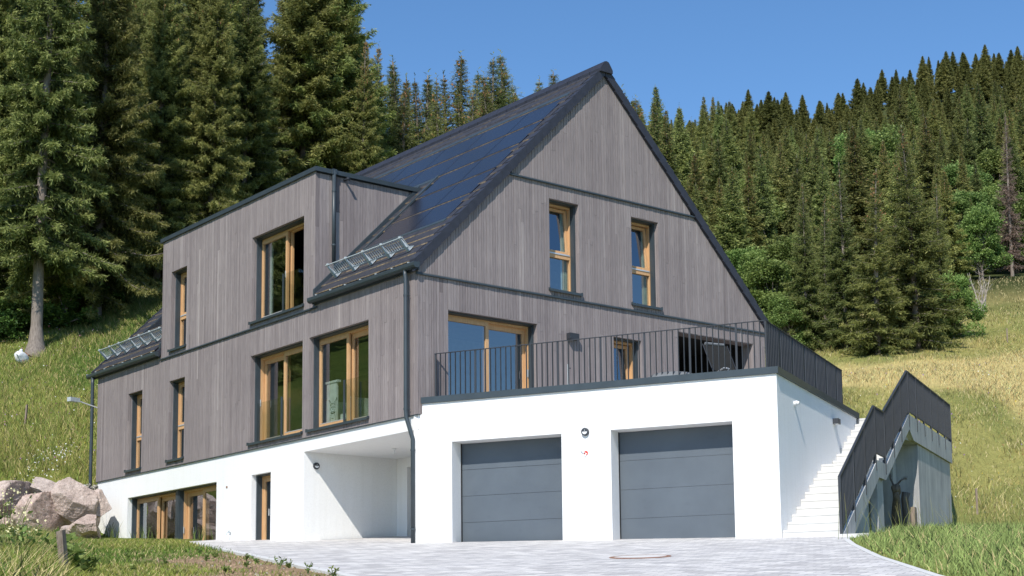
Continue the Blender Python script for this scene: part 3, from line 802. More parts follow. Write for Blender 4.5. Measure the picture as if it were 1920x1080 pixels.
    mb = MB(); mb.hexa([(-.05, 4.09, RP(-.05)-.05), (2.95, 4.09, RP(2.95)-.05), (2.95, 4.152, RP(2.95)-.05), (-.05, 4.152, RP(-.05)-.05), (-.05, 4.09, RP(-.05)+.10), (2.95, 4.09, RP(2.95)+.10), (2.95, 4.152, RP(2.95)+.10), (-.05, 4.152, RP(-.05)+.10)])
    mb.build('cheek_flashing', 'metal', roof); mb = MB()
    mb.hexa([(-.05, 12.18, RP(-.05)-.05), (2.95, 12.18, RP(2.95)-.05), (2.95, 12.24, RP(2.95)-.05), (-.05, 12.24, RP(-.05)-.05), (-.05, 12.18, RP(-.05)+.10), (2.95, 12.18, RP(2.95)+.10), (2.95, 12.24, RP(2.95)+.10), (-.05, 12.24, RP(-.05)+.10)])
    mb.build('cheek_flashing', 'metal', roof)
    # gutters
    for ya, yb in ((-.14, 4.17), (12.19, 16.78)):
        mb = MB(); prof = [(-.19, 3.205), (-.20, 3.19), (-.195, 3.13), (-.17, 3.095), (-.10, 3.085), (-.055, 3.10), (-.045, 3.2), (-.055, 3.2), (-.065, 3.115), (-.10, 3.10), (-.165, 3.11), (-.18, 3.14), (-.182, 3.195)]
        mb.prism(FR((0, ya, 0), (1, 0, 0), (0, 1, 0)), prof, 0, yb-ya)
        mb.prism(FR((0, ya-.004, 0), (1, 0, 0), (0, 1, 0)), [(-.2, 3.205), (-.195, 3.12), (-.15, 3.083), (-.09, 3.083), (-.045, 3.11), (-.045, 3.205)], 0, .004); mb.prism(FR((0, yb, 0), (1, 0, 0), (0, 1, 0)), [(-.2, 3.205), (-.195, 3.12), (-.15, 3.083), (-.09, 3.083), (-.045, 3.11), (-.045, 3.205)], 0, .004)
        g = mb.build('gutter', 'metal', hs)
        k = MB(); y = ya+.2
        while y < yb: k.box(WORLD, -.205, -.04, y, y+.025, 3.2, 3.222); y += .62
        k.build('gutter_bracket', 'galv', g)
        f = MB(); f.box(WORLD, -.042, -.005, ya+.06, yb-.05, 3.06, 3.25); f.build('fascia', 'metal', hs)
    # downpipes
    downpipe(hs, [(-.125, .28, 3.10), (-.125, .28, 3.0), (-.125, .26, 2.9), (-.125, .26, .1), (-.12, .25, -.05), (-.045, .17, -.42), (-.02, .155, -.52), (-.02, .155, -2.70)], .046, [((-.125, .26, 2.55), (.1, -.02, 0)), ((-.125, .26, .12), (.1, -.02, 0)), ((-.02, .155, -.75), (.05, 0, 0)), ((-.02, .155, -2.4), (.05, 0, 0))])
    downpipe(hs, [(-.125, 16.46, 3.10), (-.125, 16.46, 2.9), (-.125, 16.45, .1), (-.12, 16.45, -.5)], .05, [((-.125, 16.46, 2.3), (.1, 0, 0)), ((-.125, 16.46, .2), (.1, 0, 0))])
    downpipe(hs, [(.46, 4.07, 6.36), (.46, 4.07, 4.1)], .046, [((.46, 4.07, 5.85), (0, .06, 0)), ((.46, 4.07, 4.55), (0, .06, 0))])
    mb = MB(); mb.box(WORLD, .40, .52, 4.03, 4.09, 6.26, 6.385); mb.build('rainwater_head', 'metal', hs)
    # dormer cheek camera
    mb = MB(); mb.tube([(.80, 4.15, 6.2), (.80, 4.02, 6.2)], .03, 10); mb.tube([(.80, 4.02, 6.21), (.80, 3.93, 6.17)], .035, 10); mb.build('security_camera', 'rail', hs)
    # wall lamps and outlets
    mb = MB(); mb.box(WORLD, 4.12, 4.40, -.13, -.005, 2.06, 2.20); mb.build('wall_lamp', 'rail', hs)
    def roundlamp(fr, u, z, parent):
        rot = Matrix((fr.u, (0, 0, 1), -fr.d)).transposed(); c = fr.p(u, 0, z)
        a_ = MB(); a_.lathe(c, [(.075, .0), (.08, .02), (.078, .055), (.062, .06)], rot, 24); o = a_.build('wall_lamp', 'rail', parent)
        b_ = MB(); b_.prism(FR(fr.p(u, -.0605, z), fr.u, fr.d), [(-.052, .0), (-.045, -.027), (-.026, -.045), (0, -.052), (.026, -.045), (.045, -.027), (.052, 0)], -.003, .002); b_.build('lamp_lens', 'white', o)
        b_ = MB(); b_.prism(FR(fr.p(u, -.0605, z), fr.u, fr.d), [(-.008, .02), (.008, .02), (.008, .04), (-.008, .04)], -.003, .002); b_.build('lamp_sensor', 'galv', o)
    FN = FR((0, 4.655, 0), (1, 0, 0), (0, 1, 0)); roundlamp(FN, .36, -.63, hs)
    mb = MB(); mb.tube([(1.45, 3.0, -.318), (1.45, 3.0, -.44)], .016, 8); mb.lathe((1.45, 3, -.335), [(.05, 0), (.05, .017), (.03, .0175)], 'z', 12); mb.build('ceiling_outlet', 'white', hs)
    mb = MB(); mb.box(FP, -8.42, -8.36, -.012, .01, -.85, -.80); mb.build('cable_outlet', 'rust', hs)
    mb = MB(); mb.tube([(.03, 15.62, -.55), (.03, 15.62, -2.4)], .012, 6); mb.tube([(.02, 15.62, -.45), (.02, 15.62, -.57)], .02, 6); mb.build('conduit', 'white', hs)
    mb = MB(); tp = FR((.045, 8.15, -1.98), (0, -1, 0), (1, 0, 0)); mb.tube([tp.p(0, 0, 0), tp.p(0, -.08, 0), tp.p(.02, -.12, -.02), tp.p(.02, -.13, -.08)], .014, 8); mb.tube([tp.p(-.06, -.06, .035), tp.p(.06, -.06, .035)], .012, 6); mb.tube([tp.p(0, -.06, 0), tp.p(0, -.06, .035)], .01, 6); mb.build('garden_tap', 'galv', hs)
    # floodlight on an arm at the far corner
    mb = MB(); a0, a1 = Vector((.06, L+.01, 2.18)), Vector((-.60, L+.12, 2.38)); mb.tube([a0, a1], .022, 8); o = mb.build('floodlight', 'alu', hs)
    h_ = MB(); h_.box(FR(a1, (0.3, -.954, 0), (.954, .3, 0)), -.02, .14, -.32, .02, -.07, .05); h_.build('lamp_head', 'galv', o)
    # snow guards
    for ysn in ([3.63, 2.86, 2.16, 1.42, .70], [16.36, 15.67, 15.02, 14.29, 13.68, 13.01, 12.38]):
        sg = None; mm = MB(); y0, y1 = ysn[0]+.06, ysn[-1]-.12
        B = Vector((.25, 0, RP(.25)+.03)); T = B + n_up*.35 + sd*.02
        for o_ in (.345, .09): p = B+n_up*o_; mm.tube([(p.x, y0, p.z), (p.x, y1, p.z)], .013, 8)
        y = y0-.04
        while y > y1: p, q = B+n_up*.09, B+n_up*.345; mm.tube([(p.x, y, p.z), (q.x, y, q.z)], .009, 5); y -= .085
        sg = mm.build('snow_guard', 'galv', hs)
        for y in ysn:
            k = MB(); p = [B-sd*.02, B+sd*.06+n_up*.0, B+n_up*.36+sd*.025, B+n_up*.36-sd*.02]
            k.hexa([(p[0].x, y-.05, p[0].z), (p[1].x, y-.05, p[1].z), (p[1].x, y-.045, p[1].z), (p[0].x, y-.045, p[0].z), (p[3].x, y-.01, p[3].z), (p[2].x, y-.01, p[2].z), (p[2].x, y-.004, p[2].z), (p[3].x, y-.004, p[3].z)])
            q0, q1, q2 = B-sd*.03, B+sd*.20, B+n_up*.12
            k.poly([(q0.x, y-.055, q0.z), (q1.x, y-.015, q1.z), (q1.x, y+.015, q1.z), (q0.x, y+.03, q0.z)])
            k.poly([(q0.x, y-.05, q0.z), (q0.x, y+.02, q0.z), (p[3].x, y+.006, p[3].z), (p[3].x, y-.016, p[3].z)])
            k.poly([(q2.x, y-.03, q2.z), (q1.x, y-.012, q1.z), (q0.x, y-.01, q0.z)])
            k.tube([(T.x, y-.03, T.z), (T.x, y+.02, T.z)], .026, 8)
            k.build('bracket', 'galv', sg)
    return hs

# ------------------------------------------------------------------ garage
def build_garage():
    g = empty('garage', GP(3.5, 3.4, -2.8)[:3], label='white rendered double garage with flat roof terrace and two grey sectional doors', cat='garage'); off = Vector(g.location)
    def fin(o):
        o.matrix_parent_inverse = Matrix.Translation(-off); return o
    K1 = (.477, 2.943, -3.3, -.627); K2 = (4.0, 6.476, -3.3, -.625)
    mb = MB(); slab(mb, FF, -.215, GL, -3.4, .215, 0, .47, [K1, K2])
    mb.box(FF, -.42, -.215, 0.0, .3, -3.4, -.006)
    mb.box(FF, -.42, -.215, .3, 3.4, -3.4, -.32)                                  # inner side of the entrance niche
    mb.box(FS, .47, DL, 0, .3, -3.4, .215)
    fin(mb.build('wall', 'plaster', g))
    mb = MB(); q = [GP(0.3, .3)[:2], GP(GL-.3, .3)[:2], GP(GL-.3, DL)[:2], GP(GL-2.5, DL+4)[:2], (10.6, -.02), (.42, -.02)]; mb.plan(q, -.2, .10); fin(mb.build('terrace_floor', 'terrace', g))
    # parapet capping
    mb = MB(); za, zb_ = .215, .345
    mb.box(FF, -.225, GL+.045, -.045, .32, za+.002, zb_); mb.box(FF, GL-.30, GL+.045, .321, DL+.03, za+.002, zb_-.001)
    fin(mb.build('parapet_cap', 'metal', g))
    mb = MB(); mb.box(FF, GL-.0, GL+.02, DL-.12, DL+.02, -.1, .2); fin(mb.build('cap_end_plate', 'metal', g))
    for k, (u0, u1, z0, z1) in enumerate((K1, K2)):
        mb = MB(); n = 4; zb0 = -2.93 if k else -2.83; hgt = (z1-zb0)/n
        for i in range(n):
            mb.box(FF, u0+.012, u1-.012, .44, .475, zb0+i*hgt+.003, zb0+(i+1)*hgt-.003)
        d = fin(mb.build('garage_door', 'door', g))
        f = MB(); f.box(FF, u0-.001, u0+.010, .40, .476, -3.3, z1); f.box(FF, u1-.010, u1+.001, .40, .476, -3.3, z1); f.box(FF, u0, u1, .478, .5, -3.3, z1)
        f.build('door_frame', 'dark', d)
    FW = FF
    rot = Matrix((GD, (0, 0, 1), -GT)).transposed(); c = FF.p(3.47, 0, -.63)
    a_ = MB(); a_.lathe(c, [(.075, .0), (.08, .02), (.078, .055), (.062, .06)], rot, 24); o = fin(a_.build('wall_lamp', 'rail', g))
    for nm, mt, pts in (('lamp_lens', 'white', [(-.052, .0), (-.045, -.027), (-.026, -.045), (0, -.052), (.026, -.045), (.045, -.027), (.052, 0)]), ('lamp_sensor', 'galv', [(-.008, .02), (.008, .02), (.008, .04), (-.008, .04)])):
        b_ = MB(); b_.prism(FR(FF.p(3.47, -.0605, -.63), GD, GT), pts, -.003, .002); b_.build(nm, mt, o)
    a_ = MB(); a_.lathe(FF.p(3.47, 0, -1.05), [(.042, -.002), (.042, .012), (.02, .0125)], rot, 16); o = fin(a_.build('cable_outlet', 'red', g))
    b_ = MB(); P = FF.p
    b_.tube([P(3.47, -.01, -1.05), P(3.40, -.03, -1.03), P(3.36, -.03, -.98)], .007, 6); b_.tube([P(3.48, -.01, -1.06), P(3.46, -.03, -1.1), P(3.42, -.035, -1.16)], .007, 6); b_.build('loose_cable', 'alu', o)
    # side wall: motion sensor and lamp
    a_ = MB(); cc = Vector(FS.p(1.22, 0, -.19)); nn = Vector(GD)
    a_.tube([cc-nn*.01, cc+nn*.05], .045, 12); a_.tube([cc+nn*.03+Vector((0, 0, .02)), cc+nn*.10+Vector((0, 0, -.005))], [.045, .035], 12); fin(a_.build('motion_sensor', 'white', g))
    a_ = MB(); a_.box(FS, 4.36, 4.58, -.12, 0.001, -.19, -.08); o = fin(a_.build('wall_lamp', 'rail', g)); b_ = MB(); b_.box(FS, 4.38, 4.56, -.1, -.02, -.196, -.189); b_.build('lamp_lens', 'white', o)
    return g

# ------------------------------------------------------------------ stairs
SO = 8.46
FO = FR(G0 + GD*SO, GT, -GD)          # outer face of the stairs, u = t
NOSE = []                             # (t,z) tread line
def stairs_profile():
    z = -2.905; t = .09; pts = []
    for i in range(10): pts.append((t, z)); z += .1715; pts.append((t, z)); t += .346 if i < 9 else 0
    t = t+1.0
    for i in range(8): pts.append((t, z)); z += .1763; pts.append((t, z)); t += .367 if i < 7 else 0
    return pts
def build_stairs():
    st = empty('outdoor_staircase', GP(7.9, 3.5, -2.8), label='light concrete outdoor stairs climbing beside the garage wall to a raised landing', cat='staircase'); off = Vector(st.location)
    def fin(o): o.matrix_parent_inverse = Matrix.Translation(-off); return o
    pts = stairs_profile(); tend, ztop = pts[-1]
    up = pts + [(12.4, ztop)]
    F2 = FR(G0 + GD*(GL+.003), GT, GD)
    # stepped flight: inner part light concrete treads
    mb = MB(); wd = SO-GL-.003
    for (a, b) in zip(pts, pts[1:]):
        pass
    under = [(12.4, ztop-.50), (tend+.45, ztop-.50), (tend+.0, ztop-.30), (4.05, -1.43), (3.35, -1.43), (.55, -2.95), (.09, -3.2)]
    poly = [(.09, -3.2)] + up + under[:-1]
    mb.prism(FR(F2.p(0, 0, 0), GT, GD), [p for p in poly], 0.0, wd-.002)
    fin(mb.build('flight', 'concrete_step', st))
    tops = [pts[i] for i in range(1, len(pts), 2)]
    for i, (t_, z_) in enumerate(tops):
        te = pts[2*i+2][0] if 2*i+2 < len(pts) else t_+.36
        mb = MB(); mb.box(F2, t_-.008, te-.003, .002, wd-.004, z_-.04, z_+.004); fin(mb.build('tread', 'concrete_step', st))
    mb = MB()                          # outer cheek
    poly2 = [(-.12, -3.2), (-.12, -2.80), (.09, -2.70)]
    cheek = [(.15, -2.78)] + [(3.22, -1.16), (4.15, -1.16)] + [(tend, ztop+.02), (12.45, ztop+.02), (12.45, ztop-.52), (tend+.5, ztop-.52), (tend+.02, ztop-.32), (4.0, -1.50), (3.35, -1.50), (.55, -3.0), (-.15, -3.3), (-.15, -2.92)]
    mb.prism(FR(G0 + GD*(SO-.0), GT, GD), cheek, .0, .05)
    fin(mb.build('cheek', 'concrete', st))
    # supports: pier below the middle landing and the abutment under the top landing
    mb = MB(); mb.box(FO, 3.42, 4.0, .02, .16, -3.4, -1.44); mb.box(FO, 1.2, 3.41, .20, .30, -3.4, -1.75); fin(mb.build('pier', 'concrete', st))
    mb = MB(); zt = ztop-.53
    mb.box(FO, 7.95, 12.35, 0.0, .25, -3.4, zt); mb.box(FO, 7.95, 8.2, .25, 1.05, -3.4, zt)
    mb.plan([GP(SO-.03, 12.36)[:2], GP(SO-.45, 14.6)[:2], GP(SO-.75, 14.6)[:2], GP(SO-.3, 12.36)[:2]], -3.4, ztop-.05)
    mb.plan([GP(SO-.01, 7.9)[:2], GP(SO-.01, 12.4)[:2], GP(4.6, 12.4)[:2], GP(4.6, DL+.3)[:2], GP(GL, DL+.05)[:2], GP(GL+.002, tend+.1)[:2], GP(SO-.08, tend+.1)[:2]], zt+.003, ztop-.012)
    mb.box(FO, 7.5, 7.95, .5, 1.06, -3.4, zt-.1)
    fin(mb.build('abutment', 'concrete', st))
    mb = MB(); mb.box(FO, -.2, 4.4, -.55, .05, -3.4, -2.86); fin(mb.build('footing', 'concrete_step', st))
    return pts

def make_baluster(h): 
    m = MB(); m.box(WORLD, -.006, .006, -.019, .019, 0, h); return m.mesh('baluster', 'rail')
def terrace_railings():
    za, zt = .352, 1.31
    bal = make_baluster(zt-za-.06)
    for (nm, p0, p1, fr_, lab) in (('terrace_railing', (-.03, .25), (7.11, .25), FF, 'thin anthracite bar railing along the front edge of the roof terrace above the garage doors'), ('terrace_railing', (7.11, .25), (7.11, 6.43), FF, 'dense anthracite bar railing running back along the side edge of the roof terrace')):
        base = GP(*p0, 0); rl = empty(nm, base, TH if p1[1] == p0[1] else TH+math.pi/2, lab, 'railing')
        ln = math.hypot(p1[0]-p0[0], p1[1]-p0[1])
        F_ = WORLD; m = MB(); m.box(F_, -.02, ln+.02, -.02, .02, zt-.014, zt); m.build('handrail', 'rail', rl)
        m = MB(); m.box(F_, 0, ln, -.012, .012, za+.03, za+.045); m.build('bottom_rail', 'rail', rl)
        n = int(ln/.1165)
        for i in range(n+1):
            u = ln*i/n
            if i % 8 == 0 or i == n:
                k = MB(); k.box(F_, u-.02, u+.02, -.008, .008, .346, zt-.015); k.build('post', 'rail', rl)
            else:
                o = link('baluster', bal, rl); o.location = (u, 0, za+.045)
def stair_railing(pts):
    tend, ztop = pts[-1]
    base = GP(SO+.035, 0, 0); rl = empty('stair_railing', base, TH+math.pi/2, 'tall dark bar railing zigzagging up the outer side of the outdoor stairs', 'railing')
    # local x = t
    t0 = -.12
    prof = [(t0, -2.82), (3.10, -1.02), (4.02, -1.02), (tend+.02, ztop+.10), (12.42, ztop+.10)]
    hgt = .96
    def bot(t): return np.interp(t, [p[0] for p in prof], [p[1] for p in prof])
    topp = [(t0, -1.80), (3.06, -.06), (3.98, -.06), (tend-.02, ztop+1.02), (12.42, ztop+1.02)]
    def top(t): return np.interp(t, [p[0] for p in topp], [p[1] for p in topp])
    def bars(pr, w_, h_):
        m = MB()
        for a, b in zip(pr, pr[1:]): m.hexa([(a[0], -w_, a[1]-h_), (b[0], -w_, b[1]-h_), (b[0], w_, b[1]-h_), (a[0], w_, a[1]-h_), (a[0], -w_, a[1]), (b[0], -w_, b[1]), (b[0], w_, b[1]), (a[0], w_, a[1])])
        return m
    bars(topp, .022, .03).build('handrail', 'rail', rl); m = bars(prof, .012, .014); m.build('bottom_rail', 'rail', rl)
    posts = [t0, 1.0, 2.05, 3.08, 4.02, 4.95, 5.85, tend+.02] + [tend+.02+.94*k for k in range(1, 7)]
    for t in posts:
        k = MB(); k.box(WORLD, t-.006, t+.006, -.03, .02, bot(t)-.36, top(t)-.005); k.build('post', 'rail', rl)
        if t > 0:
            k = MB(); k.box(WORLD, t-.05, t+.05, .012, .034, bot(t)-.40, bot(t)-.06); k.build('fixing_plate', 'rail', rl)
    sl1 = (prof[1][1]-prof[0][1])/(prof[1][0]-prof[0][0])
    n = 0; cache = {}
    ts = np.arange(t0+.1, 12.4, .112)
    ts = [t for t in ts if min(abs(t-p) for p in posts) > .03]
    first = ts[:99]; rest = ts[99:]
    for t in first:
        hh = round(float(top(t)-bot(t))-.03, 2)
        if hh not in cache: cache[hh] = make_baluster(hh)
        o = link('baluster', cache[hh], rl); o.location = (t, 0, float(bot(t)))
    m = MB()
    for t in rest: m.box(WORLD, t-.006, t+.006, -.019, .019, float(bot(t)), float(top(t))-.03)
    if rest: o = m.build('balusters', 'rail', rl); o['kind'] = 'stuff'
    # return of the railing round the end of the landing
    m = MB(); a = Vector((12.42, 0, 0)); b = Vector((14.5, .42, 0))
    def ret(z0, z1, w_): 
        m.hexa([(a.x, -w_, z0), (b.x, b.y-w_, z0), (b.x, b.y+w_, z0), (a.x, w_, z0), (a.x, -w_, z1), (b.x, b.y-w_, z1), (b.x, b.y+w_, z1), (a.x, w_, z1)])
    ret(ztop+.99, ztop+1.02, .022); ret(ztop-.22, ztop-.20, .012)
    for i in range(1, 19):
        p = a.lerp(b, i/18); m.box(WORLD, p.x-.006, p.x+.006, p.y-.024, p.y+.024, ztop-.21, ztop+.99)
    m.build('end_panel', 'rail', rl)

# ------------------------------------------------------------------ trees
def rand_quads(P, D, ln, wd, rg):
    """leaf/needle cards: centre line from P along D (n,3), length ln, width wd, random roll"""
    n = len(P); D = D/np.linalg.norm(D, axis=1, keepdims=True)
    a = rg.normal(size=(n, 3)); S = np.cross(D, a); S /= np.linalg.norm(S, axis=1, keepdims=True)+1e-9
    ln = np.asarray(ln)[:, None]; wd = np.asarray(wd)[:, None]
    A = P; B = P + D*ln*.45 + S*wd*.5; C = P + D*ln; E_ = P + D*ln*.55 - S*wd*.5
    V = np.stack([A, B, C, E_], 1).reshape(-1, 3); F = np.arange(4*n).reshape(n, 4); return V, F

def spruce_mesh(seed, h, R_, bare=.0, dens=1., gappy=.2, droop=.5, cones=.0, asym=.0, twig=.34, wdk=.17, offs=4):
    """returns (trunk mesh, crown mesh) of a spruce of height h and crown radius R_"""
    rg = np.random.default_rng(seed); rnd = random.Random(seed)
    tm = MB(); k = 9; bend = rg.normal(0, .012*h, 2)
    def ax(z): return np.array([bend[0]*(z/h)**2, bend[1]*(z/h)**2, z])
    tp = [tuple(ax(h*i/k)-np.array([0, 0, .4 if i == 0 else 0])) for i in range(k+1)]
    r0 = .0085*h+.04
    if bare > .1: tm.tube([(0, 0, -.6), (0, 0, .0), tuple(ax(.5)), tuple(ax(1.2))], [r0*2.6, r0*2.0, r0*1.35, r0*.98], 11, cap=False)
    tm.tube(tp, [r0*(1-i/k)**.85+.015 for i in range(k+1)], 9, cap=False)
    P = []; D = []; LN = []; WD = []; T = []
    z = bare*h+.02*h
    while z < h*.985:
        f = (z-bare*h)/(h*(1-bare)); f = min(max(f, 0), 1)
        prof = ((1-f)**.8*.55+(1-f)**1.5*.45)*(.55+.45*min(1, f*6+.35))
        nb = rnd.choice((5, 6, 6, 7)) if f < .85 else 5
        a0 = rnd.random()*6.28
        for b in range(nb):
            if rnd.random() < gappy*(1-.6*f): continue
            an = a0+b*6.283/nb+rnd.gauss(0, .2)
            Lb = R_*prof*rnd.uniform(.58, 1.2)*(1+asym*math.cos(an)) + .05
            if Lb < .06: continue
            el0 = .45*f**2+.18-(1-f)*.30+rnd.gauss(0, .08)      # branch rises near the top, falls low down
            m = max(4, int(Lb/.11*dens))
            s = np.linspace(.10, 1, m)
            hx = np.array([math.cos(an), math.sin(an)])
            rad = Lb*s*(1-.10*s); dz = Lb*(math.tan(el0)*s - droop*(1-f*.8)*s**1.6*.75 + .22*s**4)
            o = ax(z); cx = o[0]+hx[0]*rad; cy_ = o[1]+hx[1]*rad; cz_ = o[2]+dz
            tm_pts = [tuple(o)] + [(cx[i], cy_[i], cz_[i]) for i in (m//3, 2*m//3, m-1)]
            tm.tube(tm_pts, [.014+.012*Lb, .010+.008*Lb, .008+.004*Lb, .004], 4, cap=False)
            tw = (twig*(.65+.5*(1-s))*min(1, .22+Lb/1.9))
            side = np.array([-hx[1], hx[0]])
            for sg in (-1, 1, 0, 2):
                c = np.stack([cx, cy_, cz_], 1) + rg.normal(0, .025, (m, 3))
                if sg in (-1, 1):
                    d = np.stack([hx[0]*.75+side[0]*sg*(.8+rg.normal(0, .25, m)), hx[1]*.75+side[1]*sg*(.8+rg.normal(0, .25, m)), -.28-droop*.5*(1-f)+rg.normal(0, .22, m)], 1); ln = tw*(1.25+rg.normal(0, .2, m))
                elif sg == 0:
                    d = np.stack([hx[0]*.5+rg.normal(0, .35, m), hx[1]*.5+rg.normal(0, .35, m), -.9-.0*s+rg.normal(0, .2, m)], 1); ln = tw*(1.0+.6*(1-f)+rg.normal(0, .2, m))
                else:
                    d = np.stack([hx[0]+rg.normal(0, .3, m), hx[1]+rg.normal(0, .3, m), .25+rg.normal(0, .3, m)], 1); ln = tw*.8*(1+rg.normal(0, .15, m))
                ln = np.maximum(ln, .04)
                # each twig: a main spray and two offshoots
                Dn = d/np.linalg.norm(d, axis=1, keepdims=True)
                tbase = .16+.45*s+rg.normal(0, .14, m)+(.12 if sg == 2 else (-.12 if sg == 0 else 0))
                P.append(c); D.append(d); LN.append(ln); WD.append(ln*wdk); T.append(tbase)
                for q in range(offs):
                    off = rg.uniform(.15, .9, m)[:, None]
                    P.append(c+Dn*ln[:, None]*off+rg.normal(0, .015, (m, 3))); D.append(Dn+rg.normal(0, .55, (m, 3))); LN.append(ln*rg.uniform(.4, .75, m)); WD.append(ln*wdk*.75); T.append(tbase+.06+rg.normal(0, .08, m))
            if cones and f > .62 and rnd.random() < cones:
                mc = 4; ii = rg.integers(m//2, m, mc); c = np.stack([cx[ii], cy_[ii], cz_[ii]], 1)
                P.append(c); D.append(np.tile([0, 0, -1.], (mc, 1))+rg.normal(0, .15, (mc, 3))); LN.append(np.full(mc, .2)); WD.append(np.full(mc, .085)); T.append(np.full(mc, 2.))
        z += (.36+.18*rnd.random())*(1.0 if h > 13 else .8)*(1-.45*f)
    # leader
    m = 14; c = np.stack([np.full(m, ax(h)[0]), np.full(m, ax(h)[1]), np.linspace(h*.93, h*1.02, m)], 1)
    P.append(c); D.append(np.stack([rg.normal(0, .5, m), rg.normal(0, .5, m), np.full(m, .8)], 1)); LN.append(np.full(m, .20)); WD.append(np.full(m, .05)); T.append(np.full(m, .5))
    P = np.concatenate(P); D = np.concatenate(D); LN = np.concatenate(LN); WD = np.concatenate(WD); T = np.concatenate(T)
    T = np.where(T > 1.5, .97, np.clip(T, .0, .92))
    V, F = rand_quads(P, D, LN, WD, rg)
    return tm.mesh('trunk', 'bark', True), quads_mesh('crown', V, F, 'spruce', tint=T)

def broad_mesh(seed, h, rx, lobes, leaf=.14, n=9000, low=.15, mat='leaf', stems=1):
    rg = np.random.default_rng(seed); rnd = random.Random(seed); tm = MB(); C = []
    for k in range(lobes):
        an = rnd.random()*6.28; t = rnd.uniform(low, .92); rr = rx*math.sqrt(rnd.random())*math.sin(min(1, t*.9+.25)*math.pi*.80+.35)**.5 if True else 0
        C.append((rr*math.cos(an)*.8, rr*math.sin(an)*.8, h*t, rx*rnd.uniform(.14, .34)))
    C.append((0, 0, h*.86, rx*.26))
    for s in range(stems):
        tm.tube([(rnd.gauss(0, .1*stems), rnd.gauss(0, .1*stems), -.3), (rnd.gauss(0, .1), rnd.gauss(0, .1), h*.3), (0, 0, h*.8)], [.03*h*.5+.03, .02*h*.5+.02, .01], 7, cap=False)
    for c in C: tm.tube([(0, 0, c[2]*.4), (c[0]*.5, c[1]*.5, c[2]*.75), (c[0], c[1], c[2])], [.035, .025, .01], 5, cap=False)
    P = []; T = []; per = n//len(C)
    for c in C:
        d = rg.normal(size=(per, 3)); d /= np.linalg.norm(d, axis=1, keepdims=True); r = c[3]*(rg.uniform(.35, 1, per)**.5)*(1+.25*np.sin(d[:, 0]*5+c[0])*np.cos(d[:, 1]*6))
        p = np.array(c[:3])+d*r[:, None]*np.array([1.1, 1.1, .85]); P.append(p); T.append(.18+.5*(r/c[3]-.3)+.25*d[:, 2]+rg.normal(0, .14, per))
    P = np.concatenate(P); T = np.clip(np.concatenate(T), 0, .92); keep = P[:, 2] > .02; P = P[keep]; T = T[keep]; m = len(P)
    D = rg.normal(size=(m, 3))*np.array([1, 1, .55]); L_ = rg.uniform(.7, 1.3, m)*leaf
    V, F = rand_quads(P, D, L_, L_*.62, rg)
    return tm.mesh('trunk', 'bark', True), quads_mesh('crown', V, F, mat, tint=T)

def plant_tree(meshes, name, label, cat, loc, scale=1., rz=0., group=None, sz=None):
    r = empty(name, tuple(loc), rz, label, cat, group); r.scale = (scale, scale, scale if sz is None else sz)
    link('trunk', meshes[0], r); link('crown', meshes[1], r); return r

